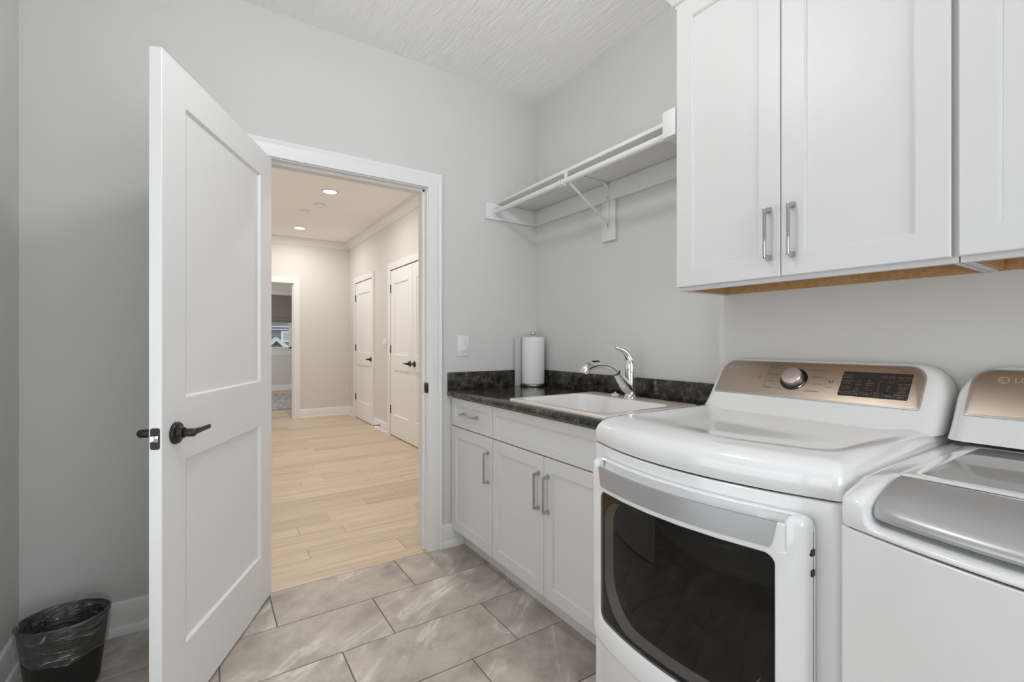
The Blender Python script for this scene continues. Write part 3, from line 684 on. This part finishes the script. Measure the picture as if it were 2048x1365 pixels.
sk = empty('sink', ((SX0+SX1)/2, (SY0+SY1)/2, .905), 'biscuit rimmed drop-in utility sink in the dark countertop', 'sink')
b = MB(); zr = .918
def RR(i, z, bx0=SX0, bx1=SX1, by0=SY0, by1=SY1, r=.02): return [(x, y, z) for x, y in rrect(bx0+i, bx1-i, by0+i, by1-i, r, 6)]
ix0, ix1, iy0, iy1 = 1.240, 1.632, 1.262, 1.808
b.loft([RR(0,.9055), RR(0,.913), RR(.003,.917), RR(.010,zr)] + [RR(i, z, ix0, ix1, iy0, iy1, r) for i, z, r in ((-.012,.9185,.05),(-.004,.917,.05))], False, False)
b.box(1.662, 1.742, 1.43, 1.50, zr-.0006, zr+.0004)
b.build('rim', M['sink'], sk)
b = MB(); b.loft([RR(i, z, ix0, ix1, iy0, iy1, r) for i, z, r in ((-.004,.917,.05),(.002,.912,.05),(.006,.90,.05),(.018,.74,.05),(.03,.72,.05),(.06,.712,.05))] , False, True)
b.build('basin', M['basin'], sk)
MB().lathe([(.044,.7125),(.042,.715),(.030,.7135),(.01,.713)], (1.436,1.535,0), 'z', 24).build('drain', M['steel'], sk)
r = tag(MB().lathe([(.016,zr+.0008),(.020,zr+.004),(.020,zr+.010),(.022,zr+.012),(.018,zr+.015),(.006,zr+.016),(.006,zr+.022),(.003,zr+.0225)], (1.667,1.615,0), 'z', 20).build('sink_hole_cap', M['plastic']), 'small white plastic cap on the sink ledge beside the faucet', 'cap')

# faucet
FX, FY = 1.705, 1.552
fc = empty('faucet', (FX, FY, zr), 'chrome single-lever pull-out faucet at the back of the sink', 'faucet')
b = MB(); b.lathe([(.034,zr+.0008),(.034,zr+.004),(.030,zr+.008),(.0255,zr+.018),(.0245,zr+.05),(.0245,zr+.118),(.026,zr+.120),(.026,zr+.124)], (FX,FY,0), 'z', 32)
b.tube([(FX,FY,zr+.026),(FX-.03,FY+.003,zr+.052),(FX-.062,FY+.006,zr+.092),(FX-.082,FY+.008,zr+.118)], [.023,.0265,.0225,.0190], 20)
b.build('body', M['chrome'], fc)
b = MB(); b.tube([(FX-.0835,FY+.008,zr+.1195),(FX-.0865,FY+.0085,zr+.123)], .0185, 20); tag(b.build('seal_ring', M['black'], fc), 'black seal ring')
b = MB(); b.tube([(FX-.088,FY+.009,zr+.1245),(FX-.105,FY+.011,zr+.139),(FX-.130,FY+.013,zr+.152),(FX-.165,FY+.016,zr+.160),(FX-.205,FY+.020,zr+.161),(FX-.235,FY+.023,zr+.157),(FX-.257,FY+.025,zr+.149),(FX-.270,FY+.0265,zr+.138),(FX-.275,FY+.027,zr+.130)],
    [.0180,.0158,.0140,.0138,.0160,.0195,.0220,.0215,.0195], 24); b.build('spray_head', M['chrome'], fc)
b = MB(); b.box(FX-.226, FX-.190, FY+.010, FY+.030, zr+.174, zr+.1805, .003); b.build('spray_button', M['black'], fc)
b = MB(); b.lathe([(.0255,zr+.126),(.0255,zr+.142),(.0245,zr+.160),(.020,zr+.178)], (FX,FY,0), 'z', 28)
b.tube([(FX,FY,zr+.155),(FX-.002,FY+.002,zr+.182),(FX-.014,FY+.008,zr+.208),(FX-.032,FY+.018,zr+.226),(FX-.052,FY+.026,zr+.234),(FX-.068,FY+.032,zr+.241)], [.0225,.0215,.0175,.0135,.0115,.008], 18, sx=.75)
b.build('lever', M['chrome'], fc)

# paper towel
TX, TY = 1.718, 2.362
hd = empty('paper_towel_holder', (TX, TY, .905), 'brushed steel paper towel stand in the counter corner', 'paper towel holder')
MB().lathe([(.070,.9055),(.072,.909),(.072,.920),(.070,.9225)], (TX,TY,0), 'z', 40).build('base', M['steel'], hd)
MB().lathe([(.008,.9225),(.008,1.232)], (TX,TY,0), 'z', 16).build('post', M['steel'], hd)
MB().lathe([(.008,1.2205),(.009,1.226),(.0165,1.229),(.0175,1.233),(.0175,1.238),(.014,1.243),(.006,1.245)], (TX,TY,0), 'z', 24).build('finial', M['steel'], hd)
rl = empty('paper_towel_roll', (TX, TY, .9235), 'white paper towel roll on the steel stand', 'paper towel')
b = MB(); b.lathe([(.021,.924),(.068,.924),(.0705,.926),(.0705,1.210),(.069,1.212),(.021,1.212)], (TX,TY,0), 'z', 48, False)
b.loft([[(TX+.021*math.cos(q), TY+.021*math.sin(q), z) for q in [2*PI*k/48 for k in range(48)]] for z in (.924, 1.212)], False, False); b.build('roll', M['paper'], rl)
b = MB(); pts = []
for k in range(9):
    q = math.radians(215 - k*4); pts.append((TX+.0715*math.cos(q), TY+.0715*math.sin(q)))
base = pts[0]; tl = [(TX-.080+.000*k, TY+.012+.0075*k) for k in range(1, 7)]
path = [(TX-.030, TY+.0655), (TX-.048, TY+.0555), (TX-.062, TY+.0505), (TX-.076, TY+.0515), (TX-.086, TY+.058), (TX-.092, TY+.068)]
b.loft([[(x, y, .9065+.018*(i<2)) for i,(x, y) in enumerate(path)], [(x, y, 1.209) for x, y in path]], False, False, closed=False)
bmesh.ops.solidify(b.bm, geom=list(b.bm.faces), thickness=.0012)
b.build('loose_sheet', M['paper'], rl)

# ------------------------------------------------------------------ appliances
AX1 = 1.755
def bow_x(y, yc, hw, xc, bow): return xc - bow*(1-((y-yc)/hw)**2)
def plan(yc, hw, xc, bow, z, iy=0.0, ix=0.0, r=.018, x1=AX1, n=16):
    """appliance outline seen from above, bowed front, rounded front corners"""
    h = hw - iy; pts = []
    def fx(y): return bow_x(y*(hw/h), 0, hw, xc, bow) + ix
    for k in range(6):                              # corner at +y
        q = PI/2 + (PI/2)*k/5*1.0
        pts.append((fx(h-r)+r+r*math.cos(q), yc + h - r + r*math.sin(q), z))
    for k in range(1, n):
        y = (h-r)*(1-2*k/n); pts.append((fx(y), yc+y, z))
    for k in range(6):
        q = PI + (PI/2)*k/5
        pts.append((fx(-(h-r))+r+r*math.cos(q), yc - h + r + r*math.sin(q), z))
    pts.append((x1, yc-h, z)); pts.append((x1, yc+h, z))
    return pts
def console(root, yc, hw, names=('console',)):
    Z0, HH, R = .940, .180, .085
    fx = lambda z: 1.615 + .75*(z-1.0)
    def out(iy, it, push, R_, flat=None):
        pts = []; h = hw-iy; top = HH-it; n = 10
        ol = [(h, 0), (h, .02), (h, .05)]
        for k in range(n+1):
            q = (PI/2)*k/n; ol.append((h-R_+R_*math.cos(q), top-R_+R_*math.sin(q)))
        for k in range(1, 8): ol.append(((h-R_)*(1-2*k/8), top))
        for k in range(n+1):
            q = PI/2 + (PI/2)*k/n; ol.append((-h+R_+R_*math.cos(q), top-R_+R_*math.sin(q)))
        ol += [(-h, .05), (-h, .02), (-h, 0)]
        res = []
        for y, z in ol:
            flare = .018*max(0, 1-z/.05)**2
            x = fx(Z0+z) + push - flare*.6
            if flat is not None: x = flat
            res.append((min(x, AX1-.004) if flat is None else flat, yc+y*(1+0*flare), Z0+z))
        return res
    b = MB()
    b.loft([out(.040,.016,0,.055), out(.026,.009,.002,.068), out(.013,.003,.012,.078), out(.005,.001,.028,.083), out(0,0,.055,.085), out(0,0,.085,.085), out(0,.0,0,.085,AX1)], True, True)
    b.build('console', M['appl'], root, angle=50)
    # champagne control panel with dark border
    def po(i, off, y0, y1, z0=1.0015, z1=1.111):
        res = []
        for y, z in rrect(y0+i, y1-i, z0+i, z1-i, (.008,.008,.040,.040), 8):
            x = fx(z) - off*.8; res.append((x, y, z + off*.6))
        return res
    y0, y1 = yc-hw+.049, yc+hw-.033
    b = MB(); b.loft([po(-.0035,-.004,y0,y1), po(-.0035,.0015,y0,y1), po(-.0015,.0025,y0,y1), po(0,.0025,y0,y1)], True, True)
    tag(b.build('panel_border', M['silver'], root), 'dark grey panel border')
    b = MB(); b.loft([po(.0005,.001,y0,y1), po(.0005,.0032,y0,y1), po(.002,.0036,y0,y1)], True, True)
    pn = b.build('control_panel', M['bronze_metal'], root); tag(pn, 'champagne metal control panel')
    return pn
UU = (0,-1,0); VV = (.75,0,1); NN = Vector((-1,0,.75)).normalized()
def on_panel(y, z, off=.0040):
    return Vector((1.615+.75*(z-1.0), y, z)) + NN*off
def strip(b, y0, z0, y1, z1, w_, off=.0042):
    a, c = Vector(on_panel(y0,z0,off)), Vector(on_panel(y1,z1,off)); d_ = (c-a).normalized(); s_ = d_.cross(NN)*w_/2
    b.loft([[a-s_, a+s_, c+s_, c-s_], [p+NN*.00015 for p in (a-s_, a+s_, c+s_, c-s_)]])
def ring_on(b, y, z, r0, r1, off, a0=0, a1=360, n=24):
    v = Vector(VV).normalized(); u = Vector(UU); o = on_panel(y, z, off)
    ps = [math.radians(a0+(a1-a0)*k/n) for k in range(n+1)]
    b.loft([[o+u*math.cos(q)*r0+v*math.sin(q)*r0 for q in ps], [o+u*math.cos(q)*r1+v*math.sin(q)*r1 for q in ps]], False, False, closed=False)
def disc_on(b, y, z, prof, n=36):
    v = Vector(VV).normalized(); u = Vector(UU)
    b.loft([[on_panel(y,z,h)+u*math.cos(q)*r+v*math.sin(q)*r for q in [2*PI*k/n for k in range(n)]] for r, h in prof], True, True)
def logo(pn, y, z, s=1.0):
    b = MB(); ring_on(b, y, z, .0062*s, .0076*s, .0042, 20, 380); ring_on(b, y, z, .0030*s, .0042*s, .0042, 90, 290); ring_on(b, y+.003*s, z+.002*s, .0, .0010*s, .0042)
    b.build('logo_emblem', M['logoink'], pn)
    text_part('logo_lettering', 'LG', M['logoink'], pn, on_panel(y-.0225*s, z, .0042), UU, VV, .0150*s)

# --- dryer
DYC, DHW, DXC, DBOW = .742, .342, 1.030, .070
dr = empty('dryer', (1.38, DYC, 0), 'white front-load dryer with dark glass door next to the sink counter', 'dryer')
pl = lambda z, iy=0, ix=0, r=.018: plan(DYC, DHW, DXC, DBOW, z, iy, ix, r)
b = MB(); b.loft([pl(.02), pl(.8685), pl(.8705,.002,.002)]); b.build('body', M['appl'], dr, angle=40)
for y in (DYC-.28, DYC+.28):
    for x in (1.10, 1.68): MB().lathe([(.022,.0005),(.022,.02)], (x,y,0), 'z', 14).build('foot', M['black'], dr)
MB().loft([pl(.8706,.010,.010), pl(.8748,.010,.010)]).build('seam_shade', M['blackmatte'], dr)  # black insert, paints the shade inside the open deck seam
b = MB(); b.loft([pl(.8750,.002,.002), pl(.8765), pl(.912,0,0), pl(.926,.004,.006,.020), pl(.938,.010,.018,.024), pl(.946,.018,.036,.03), pl(.951,.030,.060,.04), pl(.953,.045,.085,.05), pl(.952,.06,.11,.06), pl(.947,.082,.16,.08), pl(.944,.11,.22,.09), pl(.943,.15,.30,.09)])
b.build('top_deck', M['appl'], dr, angle=60)
pn = console(dr, DYC, DHW)
logo(pn, 1.020, 1.087)
b = MB(); disc_on(b, .787, 1.0575, [(.0425,.0036),(.0425,.0052),(.041,.0058)]); tag(b.build('dial_ring', M['blackglass'], pn), 'dark dial ring')
kb = MB(); disc_on(kb, .787, 1.0575, [(.032,.0060),(.032,.008),(.031,.026),(.0285,.0285),(.02,.0290)], 40); tag(kb.build('knob', mat('satin_knob', (.62,.57,.53), .3, .9), pn), 'round satin silver dial knob')
for a_ in ((.877,1.093,.877,1.026,.0007),(.877,1.093,.871,1.093,.0007),(.877,1.026,.871,1.026,.0007),(.690,1.072,.690,1.047,.0006),(.846,1.090,.818,1.090,.0005),(.840,1.047,.829,1.047,.0005),(.838,1.026,.812,1.024,.0005),(.751,1.089,.733,1.089,.0005),(.741,1.068,.733,1.068,.0005),(.743,1.047,.731,1.047,.0005),(.766,1.026,.750,1.0245,.0005),(.684,1.0405,.668,1.0405,.0005)):
    b = MB(); strip(b, *a_); b.build('dial_line', M['ink'], pn)
for t_, y, z, s_ in (('SENSOR DRY',.857,1.099,.0068),('Normal',.861,1.0915,.0075),('Heavy Duty',.857,1.070,.0075),('Bedding',.861,1.0475,.0075),('Delicates',.861,1.0265,.0075),('Perm.Press',.716,1.089,.0080),('Speed Dry',.714,1.068,.0085),('Air Dry',.711,1.047,.0085),('Downloaded',.722,1.024,.0080),('Hold to start',.676,1.0385,.0042)):
    text_part('cycle_lettering', t_, M['ink'], pn, on_panel(y,z,.0041), UU, VV, s_)
text_part('cycle_lettering', 'MANUAL DRY', M['blueink'], pn, on_panel(.717,1.0772,.0041), UU, VV, .0058)
text_part('cycle_lettering', 'Smart Diagnosis', M['ink'], pn, on_panel(.494,1.0965,.0041), UU, VV, .0042)
b = MB(); ring_on(b,.903,1.0575,.0040,.0050,.0042,120,420); strip(b,.903,1.0585,.903,1.065,.0011); b.build('power_symbol', M['ink'], pn)
b = MB(); ring_on(b,.926,1.0555,.0052,.0060,.0042,35,145,10); ring_on(b,.926,1.0545,.0028,.0036,.0042,35,145,10); strip(b,.931,1.0515,.921,1.0515,.0009); b.build('remote_symbol', M['ink'], pn)
b = MB(); o1 = [on_panel(.6815,1.0605,.0042),on_panel(.6815,1.0515,.0042),on_panel(.6745,1.056,.0042)]; b.loft([o1,[p+NN*.00015 for p in o1]]); b.build('play_symbol', M['ink'], pn)
for y in (.6720, .6690):
    b = MB(); strip(b,y,1.0605,y,1.0515,.0015); b.build('pause_bar', M['ink'], pn)
b = MB(); lp = rrect(.4755,.6475,1.0195,1.0905,.003,4); b.loft([[on_panel(y,z,.0036) for y,z in lp],[on_panel(y,z,.0043) for y,z in lp]]); ds = b.build('display', M['display'], pn); tag(ds, 'dark display window')
DO = .00445
for t_, y, z, s_ in (('Energy Saver',.631,1.0800,.0052),('Reduce Static',.631,1.0745,.0036),('Anti Bacterial',.631,1.0630,.0052),('Easy Iron',.632,1.0585,.0036),('Drum Light',.632,1.0460,.0052),('Custom Program',.629,1.0305,.0044),('Hold 3 Sec.',.631,1.0260,.0036),
    ('Dry',.604,1.0335,.0072),('Level',.604,1.0268,.0072),('Temp.',.5765,1.0285,.0078),('Time',.549,1.0325,.0072),('Dry',.549,1.0258,.0072),('Signal',.5215,1.0275,.0078),('Damp Dry',.493,1.0325,.0068),('Signal',.493,1.0265,.0068),
    ('More Time',.491,1.0785,.0068),('Less Time',.4915,1.0615,.0068),('Wrinkle',.492,1.0500,.0064),('Care',.492,1.0447,.0064),('Control Lock',.492,1.0405,.0034),
    ('Very',.6005,1.0660,.0046),('More',.6010,1.0595,.0046),('Normal',.6000,1.0530,.0046),('Less',.6020,1.0465,.0046),('Damp',.6010,1.0405,.0046),
    ('High',.5750,1.0660,.0046),('Mid High',.5720,1.0590,.0046),('Medium',.5740,1.0530,.0046),('Low',.5770,1.0465,.0046),('Ultra Low',.5725,1.0400,.0046),
    ('Hour',.546,1.0655,.0042),('Minute',.521,1.0655,.0042),('60',.549,1.0590,.0046),('40',.549,1.0530,.0046),('30',.549,1.0465,.0046),('20',.549,1.0400,.0046),('High',.5245,1.0530,.0046),('Low',.5250,1.0465,.0046),('Off',.5260,1.0400,.0046)):
    text_part('display_lettering', t_, M['palletter'], ds, on_panel(y,z,DO), UU, VV, s_)
text_part('display_digits', '88:88', mat('dim_digits', (.085,.06,.055), .5), ds, on_panel(.532,1.0785,DO), UU, VV, .0155)
for a_ in [(.504,z,.479,z,.0005,DO) for z in (1.0720,1.0550,1.0375)] + [(.644,z,.619,z,.0005,DO) for z in (1.0715,1.0555,1.0395)] + [(y,1.0335,y,1.0255,.0007,DO) for y in (.617,.590,.5625,.535,.507)]:
    b = MB(); strip(b, *a_); b.build('display_line', M['palletter'], ds)

# dryer door: follows the bowed front
def dfx(y): return bow_x(y, DYC, DHW, DXC, DBOW)
def DP(y, z, t): return (dfx(y)-t, y, z)
ddo = empty('door', (0,0,0), None, None); ddo.parent = dr; ddo.location = Vector((.98, DYC, .58)) - wloc(dr)
OY0, OY1, OZ0, OZ1 = .439, 1.029, .317, .842
GY0, GY1, GZ0, GZ1 = .4905, .980, .392, .759
NR = 10
def dense(lp, k=4):
    """extra points along the straight sides so the outline follows the bow"""
    res = []
    for i, p in enumerate(lp):
        q = lp[(i+1) % len(lp)]; res.append(p)
        if i % (NR+1) == NR:
            for j in range(1, k+1): res.append((p[0]+(q[0]-p[0])*j/(k+1), p[1]+(q[1]-p[1])*j/(k+1)))
    return res
def orr(i, z1=OZ1, r=.03): return dense(rrect(OY0+i, OY1-i, OZ0+i, z1-i, (max(r-i,.006),)*4, NR))
def grr(i, r=.022): return dense(rrect(GY0+i, GY1-i, GZ0+i, GZ1-i, (r,r,r,r), NR))
ZB = .771                                        # lower edge of the grey handle band
b = MB()
b.loft([[DP(y,z,t) for y,z in lp] for lp, t in ((orr(.004),.0035),(orr(0),.006),(orr(0),.016),(orr(.003),.019))], False, False)  # back shell
fr_o = lambda i, r=.03: dense(rrect(OY0+i, OY1-i, OZ0+i, ZB+.004, (max(r-i,.006),max(r-i,.006),.001,.001), NR))
b.loft([[DP(y,z,t) for y,z in lp] for lp, t in ((fr_o(0),.014),(fr_o(0),.030),(fr_o(.002),.038),(fr_o(.007),.0435),(fr_o(.014),.045),(grr(-.003),.045),(grr(-.001),.0435),(grr(.001),.040),(grr(.001),.020))], False, False)
# posts either side of the finger pull
for a0, a1 in ((OY0, OY0+.040), (OY1-.030, OY1)):
    po_ = lambda i: [(y, z) for y, z in rrect(a0+i, a1-i, ZB-.004, OZ1-.001-i, (.001,.001,max(.002,min(.016,(a1-a0)/2-.001)-i*1.1),max(.002,min(.016,(a1-a0)/2-.001)-i*1.1)), NR)]
    b.loft([[DP(y,z,t) for y,z in lp] for lp, t in ((po_(0),.014),(po_(0),.032),(po_(.003),.040),(po_(.008),.0445),(po_(.010),.045))], False, True)
# scoop behind the band
sec = [(.040,ZB-.002),(.0445,ZB-.001),(.0445,.822),(.041,.825),(.030,.814),(.022,.808),(.014,.814),(.010,.832),(.008,.840),(.006,.800),(.006,ZB-.002)]
ys = [OY0+.034+(OY1-.026-OY0-.034)*k/16 for k in range(17)]
b.loft([[DP(y,z,t) for t,z in sec] for y in ys])
b.build('door_frame', M['appl'], ddo, angle=40)
def columns(b, ys, lo, hi, t0, t1, nz=1):
    """plate between the curves lo(y) and hi(y), following the bowed front, from depth t0 to t1"""
    secs = []
    for y in ys:
        zz = [lo(y)+(hi(y)-lo(y))*k/nz for k in range(nz+1)]
        secs.append([DP(y,z,t1) for z in zz] + [DP(y,z,t0) for z in reversed(zz)])
    return b.loft(secs)
def rr_cols(y0, y1, z0, z1, rr):
    """column positions and lower/upper curve of a rounded rectangle; rr = radii (y0 z0, y1 z0, y1 z1, y0 z1)"""
    def dipp(y, ra, rb):
        if y < y0+ra: return ra - math.sqrt(max(0, ra*ra-(y0+ra-y)**2))
        if y > y1-rb: return rb - math.sqrt(max(0, rb*rb-(y-y1+rb)**2))
        return 0
    ys = []
    rm0, rm1 = max(rr[0],rr[3]), max(rr[1],rr[2])
    for k in range(13): ys.append(y0 + rm0*(1-math.cos(.5*PI*k/12)))
    for k in range(1, 12): ys.append(y0+rm0 + (y1-y0-rm0-rm1)*k/12)
    for k in range(13): ys.append(y1 - rm1*(1-math.sin(.5*PI*k/12)))
    ys[0] += 1e-5; ys[-1] -= 1e-5
    return ys, (lambda y: z0+dipp(y,rr[0],rr[1])), (lambda y: z1-dipp(y,rr[3],rr[2]))
# grey handle band, tapered ends
b = MB(); BY0, BY1 = GY0-.004, GY1+.004
bys = [BY0, BY0+.004, BY0+.008, BY0+.012] + [BY0+.012+(BY1-BY0-.024)*k/20 for k in range(1,20)] + [BY1-.012, BY1-.008, BY1-.004, BY1]
def blo(y):
    e = min(y-BY0, BY1-y); return ZB+.002 + (.050*max(0, 1-e/.012)**1.6 if e < .012 else 0)
columns(b, bys, blo, lambda y: .8262, .038, .0470); tag(b.build('door_handle', M['silver'], ddo), 'silver grey handle band')
# window: dark mask with a D-shaped opening, deep grey gasket and dark bowl behind tinted glass
wy0, wy1, wz0, wz1 = .515, .967, .405, .744
def win(i, dz=0): return dense(rrect(wy0+i, wy1-i, wz0+i, wz1-i, (.12,.12,.075,.10), NR))
b = MB(); b.loft([[DP(y,z,.034) for y,z in grr(.001)], [DP(y,z,.034) for y,z in win(0)], [DP(y,z,.0335) for y,z in win(0)]], False, False)
b.build('window_mask', M['blackglass'], ddo)
b = MB(); b.loft([[DP(y,z,.0335) for y,z in win(0)], [DP(y,z,.010) for y,z in win(.004)], [DP(y,z,.0035) for y,z in win(.006)]], False, False)
tag(b.build('window_gasket', M['tunnel'], ddo), 'grey gasket ring')
b = MB(); columns(b, *rr_cols(wy0+.002, wy1-.002, wz0+.002, wz1-.002, (.12,.12,.075,.10)), .002, .004)
tag(b.build('window_bowl', M['bowl'], ddo), 'dark inner door bowl')
b = MB(); columns(b, *rr_cols(GY0+.0015, GY1-.0015, GZ0+.0015, GZ1-.0015, (.022,)*4), .0385, .041, 1); tag(b.build('glass', M['tinted'], ddo), 'dark tinted glass')
for z in (.775, .735): MB().box(dfx(OY0)-.026, dfx(OY0)-.014, OY0-.003, OY0+.001, z-.008, z+.004).build('door_clip', M['black'], ddo, smooth=False)
# curved recess line under the door
b = MB()
secs = []
for k in range(13):
    y = OY0+.02 + (OY1-OY0-.03)*k/12; q = math.sin(PI*k/12)
    secs.append([(dfx(y)-.0005, y, .312), (dfx(y)-.0005, y, .312-.05*q-.004), (dfx(y)-.010*q-.001, y, .312-.05*q-.004-.004*q), (dfx(y)-.003, y, .313)])
b.loft(secs); b.build('finger_recess', M['appl'], dr)

# --- washer
WYC, WHW, WXC, WBOW = .045, .342, .985, .064
wm = empty('washer', (1.36, WYC, 0), 'white top-load washer with silver lid handle at the right edge', 'washer')
wl = lambda z, iy=0, ix=0, r=.014: plan(WYC, WHW, WXC, WBOW, z, iy, ix, r)
b = MB(); b.loft([wl(.02), wl(.8445), wl(.8465,.002,.002)]); b.build('body', M['appl'], wm, angle=40)
for y in (WYC-.28, WYC+.28):
    for x in (1.10, 1.68): MB().lathe([(.022,.0005),(.022,.02)], (x,y,0), 'z', 14).build('foot', M['black'], wm)
MB().loft([wl(.8466,.008,.008), wl(.8500,.008,.008)]).build('seam_shade', M['blackmatte'], wm)  # same black insert as seam shade under the washer deck
def wbx(y): return bow_x(y, WYC, WHW, WXC, WBOW)-WXC        # negative bow offset
def deck_sec(y, k):
    """k = 0 solid end cap, k = 1 under the handle"""
    o = wbx(y)
    E_ = [(WXC+o+.002,.8502),(WXC+o,.853),(WXC+o-.002,.872),(WXC+o-.001,.893),(WXC+o+.004,.901),(WXC+o+.014,.907),(WXC+o+.095,.9235),(1.105+o*.4,.925),(1.15+o*.2,.9255)]
    H_ = [(WXC+o+.002,.8502),(WXC+o,.852),(WXC+o+.0,.856),(WXC+o+.004,.860),(WXC+o+.030,.864),(WXC+o+.052,.868),(WXC+o+.066,.880),(1.105+o*.4,.905),(1.15+o*.2,.9255)]
    p = [(a[0]*(1-k)+c[0]*k, a[1]*(1-k)+c[1]*k) for a, c in zip(E_, H_)]
    return [(x, y, z) for x, z in p]
LY0, LY1, LX0, LX1 = WYC-.276, WYC+.276, 1.165, 1.580
ysec = []
yt = WYC+WHW
for f_, k in ((0,0),(.003,0),(.012,0),(.030,0),(.040,.1),(.047,.5),(.054,.9),(.062,1)): ysec.append((yt-f_, k, f_))
for j in range(1, 14): ysec.append((yt-.062-(2*WHW-.124)*j/14, 1, .1))
for f_, k in ((.062,1),(.054,.9),(.047,.5),(.040,.1),(.030,0),(.012,0),(.003,0),(0,0)): ysec.append((yt-2*WHW+f_, k, f_))
rows = []
for y, k, f_ in ysec:
    s_ = deck_sec(y, k); dz = .007 if f_ == 0 else (.002 if f_ == .003 else 0)
    sx_ = .012 if f_ == 0 else (.004 if f_ == .003 else 0)
    lid_in = LY0-.004 < y < LY1+.004
    s_ = [(x+sx_, y, z-dz*(1 if z > .9 else 0)) for x, y, z in s_]
    s_ += [(1.158, y, .9257-dz), (1.58, y, .9243-dz), (1.60, y, .924-dz), (AX1, y, .924-dz), (AX1, y, .8502)]
    rows.append(s_)
b = MB(); b.loft(rows, True, True); b.build('top_deck', M['appl'], wm, angle=50)
# lid frame ring with glass, a touch proud of the deck
lid = empty('lid', (0,0,0), None, None); lid.parent = wm; lid.location = Vector((1.37, WYC, .926)) - wloc(wm)
b = MB()
def lr(i, z, r=.012): return [(x, y, z) for x, y in rrect(LX0-.030+i, LX1+.018-i, LY0-.026+i, LY1+.026-i, r, 5)]
def lg(i, z, r=.014): return [(x, y, z) for x, y in rrect(LX0+i, LX1-i, LY0+i, LY1-i, r, 5)]
b.loft([lr(0,.9258), lr(.001,.9282), lr(.004,.9292), lg(-.004,.9292), lg(-.001,.9285), lg(0,.9262)], False, False); b.build('lid_frame', M['appl'], lid)
b = MB(); b.loft([lg(.0012,.9262), lg(.0012,.9276), lg(.003,.9280)]); tag(b.build('lid_glass', M['lidglass'], lid), 'pale grey glass lid pane')
b = MB(); hs = [(1.128,.9290),(1.118,.9300),(1.080,.9215),(1.045,.910),(1.022,.900),(1.010,.892),(1.003,.882),(1.004,.875),(1.012,.871),(1.035,.872),(1.07,.885),(1.11,.910)]
loops = []
for y, s_ in [(yt-.0465,.80),(yt-.049,.93),(yt-.054,1.0)] + [(yt-.054-(2*WHW-.108)*j/16,1.0) for j in range(1,16)] + [(yt-2*WHW+.054,1.0),(yt-2*WHW+.049,.93),(yt-2*WHW+.0465,.80)]:
    o = wbx(y); cx, cz = 1.065, .900
    loops.append([(cx+(x-cx)*s_ + o*(1-.6*max(0,min(1,(x-1.0)/.12))), y, cz+(z-cz)*s_) for x, z in hs])
b.loft(loops); tag(b.build('lid_handle', M['silver'], lid, angle=60), 'silver grey lid handle')
pn2 = console(wm, WYC, WHW)
logo(pn2, WYC+.252, 1.087, 1.35)
b = MB(); disc_on(b, WYC+.045, 1.0575, [(.0425,.0036),(.0425,.0052),(.041,.0058)]); b.build('dial_ring', M['blackglass'], pn2)
b = MB(); disc_on(b, WYC+.045, 1.0575, [(.032,.0060),(.032,.008),(.031,.026),(.0285,.0285),(.02,.0290)], 40); b.build('knob', M['steel'], pn2)

# ------------------------------------------------------------------ wastebasket and liner
BX, BY = -.398, 2.172
wb = empty('wastebasket', (BX, BY, 0), 'small black oval wastebasket in the left corner', 'wastebasket')
def oval(a, c, z, n=64, f=None):
    return [(BX+(a+(f(q) if f else 0))*math.cos(q), BY+(c+(f(q) if f else 0))*math.sin(q), z) for q in [2*PI*k/n for k in range(n)]]
b = MB(); b.loft([oval(.080,.070,.0015), oval(.088,.078,.004), oval(.092,.082,.014), oval(.118,.102,.240), oval(.121,.105,.243), oval(.121,.105,.249), oval(.118,.102,.250), oval(.115,.099,.246), oval(.090,.080,.012)])
b.build('body', M['bin'], wb, angle=40)
rg = random.Random(3); ph = [rg.uniform(0,6.28) for _ in range(8)]
def rip(amp, k0=0): return lambda q: amp*(math.sin(9*q+ph[k0])+.7*math.sin(17*q+ph[k0+1])+.5*math.sin(31*q+ph[k0+2]))
b = MB(); loops = []
def lift(q): return .018*math.exp(-((q-.85)/.45)**2)
def ov(a, c, z, f, zf=None):
    res = []
    for k in range(128):
        q = 2*PI*k/128; o = f(q); res.append((BX+(a+o)*math.cos(q), BY+(c+o)*math.sin(q), z+(zf(q) if zf else 0)))
    return res
low = lambda q: .012*math.sin(q-.6)-.006*math.sin(3*q)+.004*math.sin(7*q+1)
loops = [ov(.086,.074,.09,rip(.004,1)), ov(.098,.082,.16,rip(.006,2)), ov(.108,.092,.215,rip(.0030,1)), ov(.113,.0965,.249,rip(.0008),lift), ov(.118,.1015,.2535,rip(.0004),lift), ov(.1235,.1075,.251,rip(.0005,2),lift), ov(.1235,.1075,.240,rip(.0006,3)),
    ov(.1215,.1055,.215,rip(.0009,2)), ov(.1185,.1025,.185,rip(.0008,1),low), ov(.117,.101,.168,rip(.0006,3),low), ov(.1165,.1005,.152,rip(.0007,1),low), ov(.1125,.0975,.143,rip(.0006,2),low), ov(.1100,.0950,.147,rip(.0004,2),low)]
b.loft(loops, False, False)
tag(b.build('bin_liner', M['liner'], angle=80), 'clear plastic liner folded over the black wastebasket rim', 'bin liner')
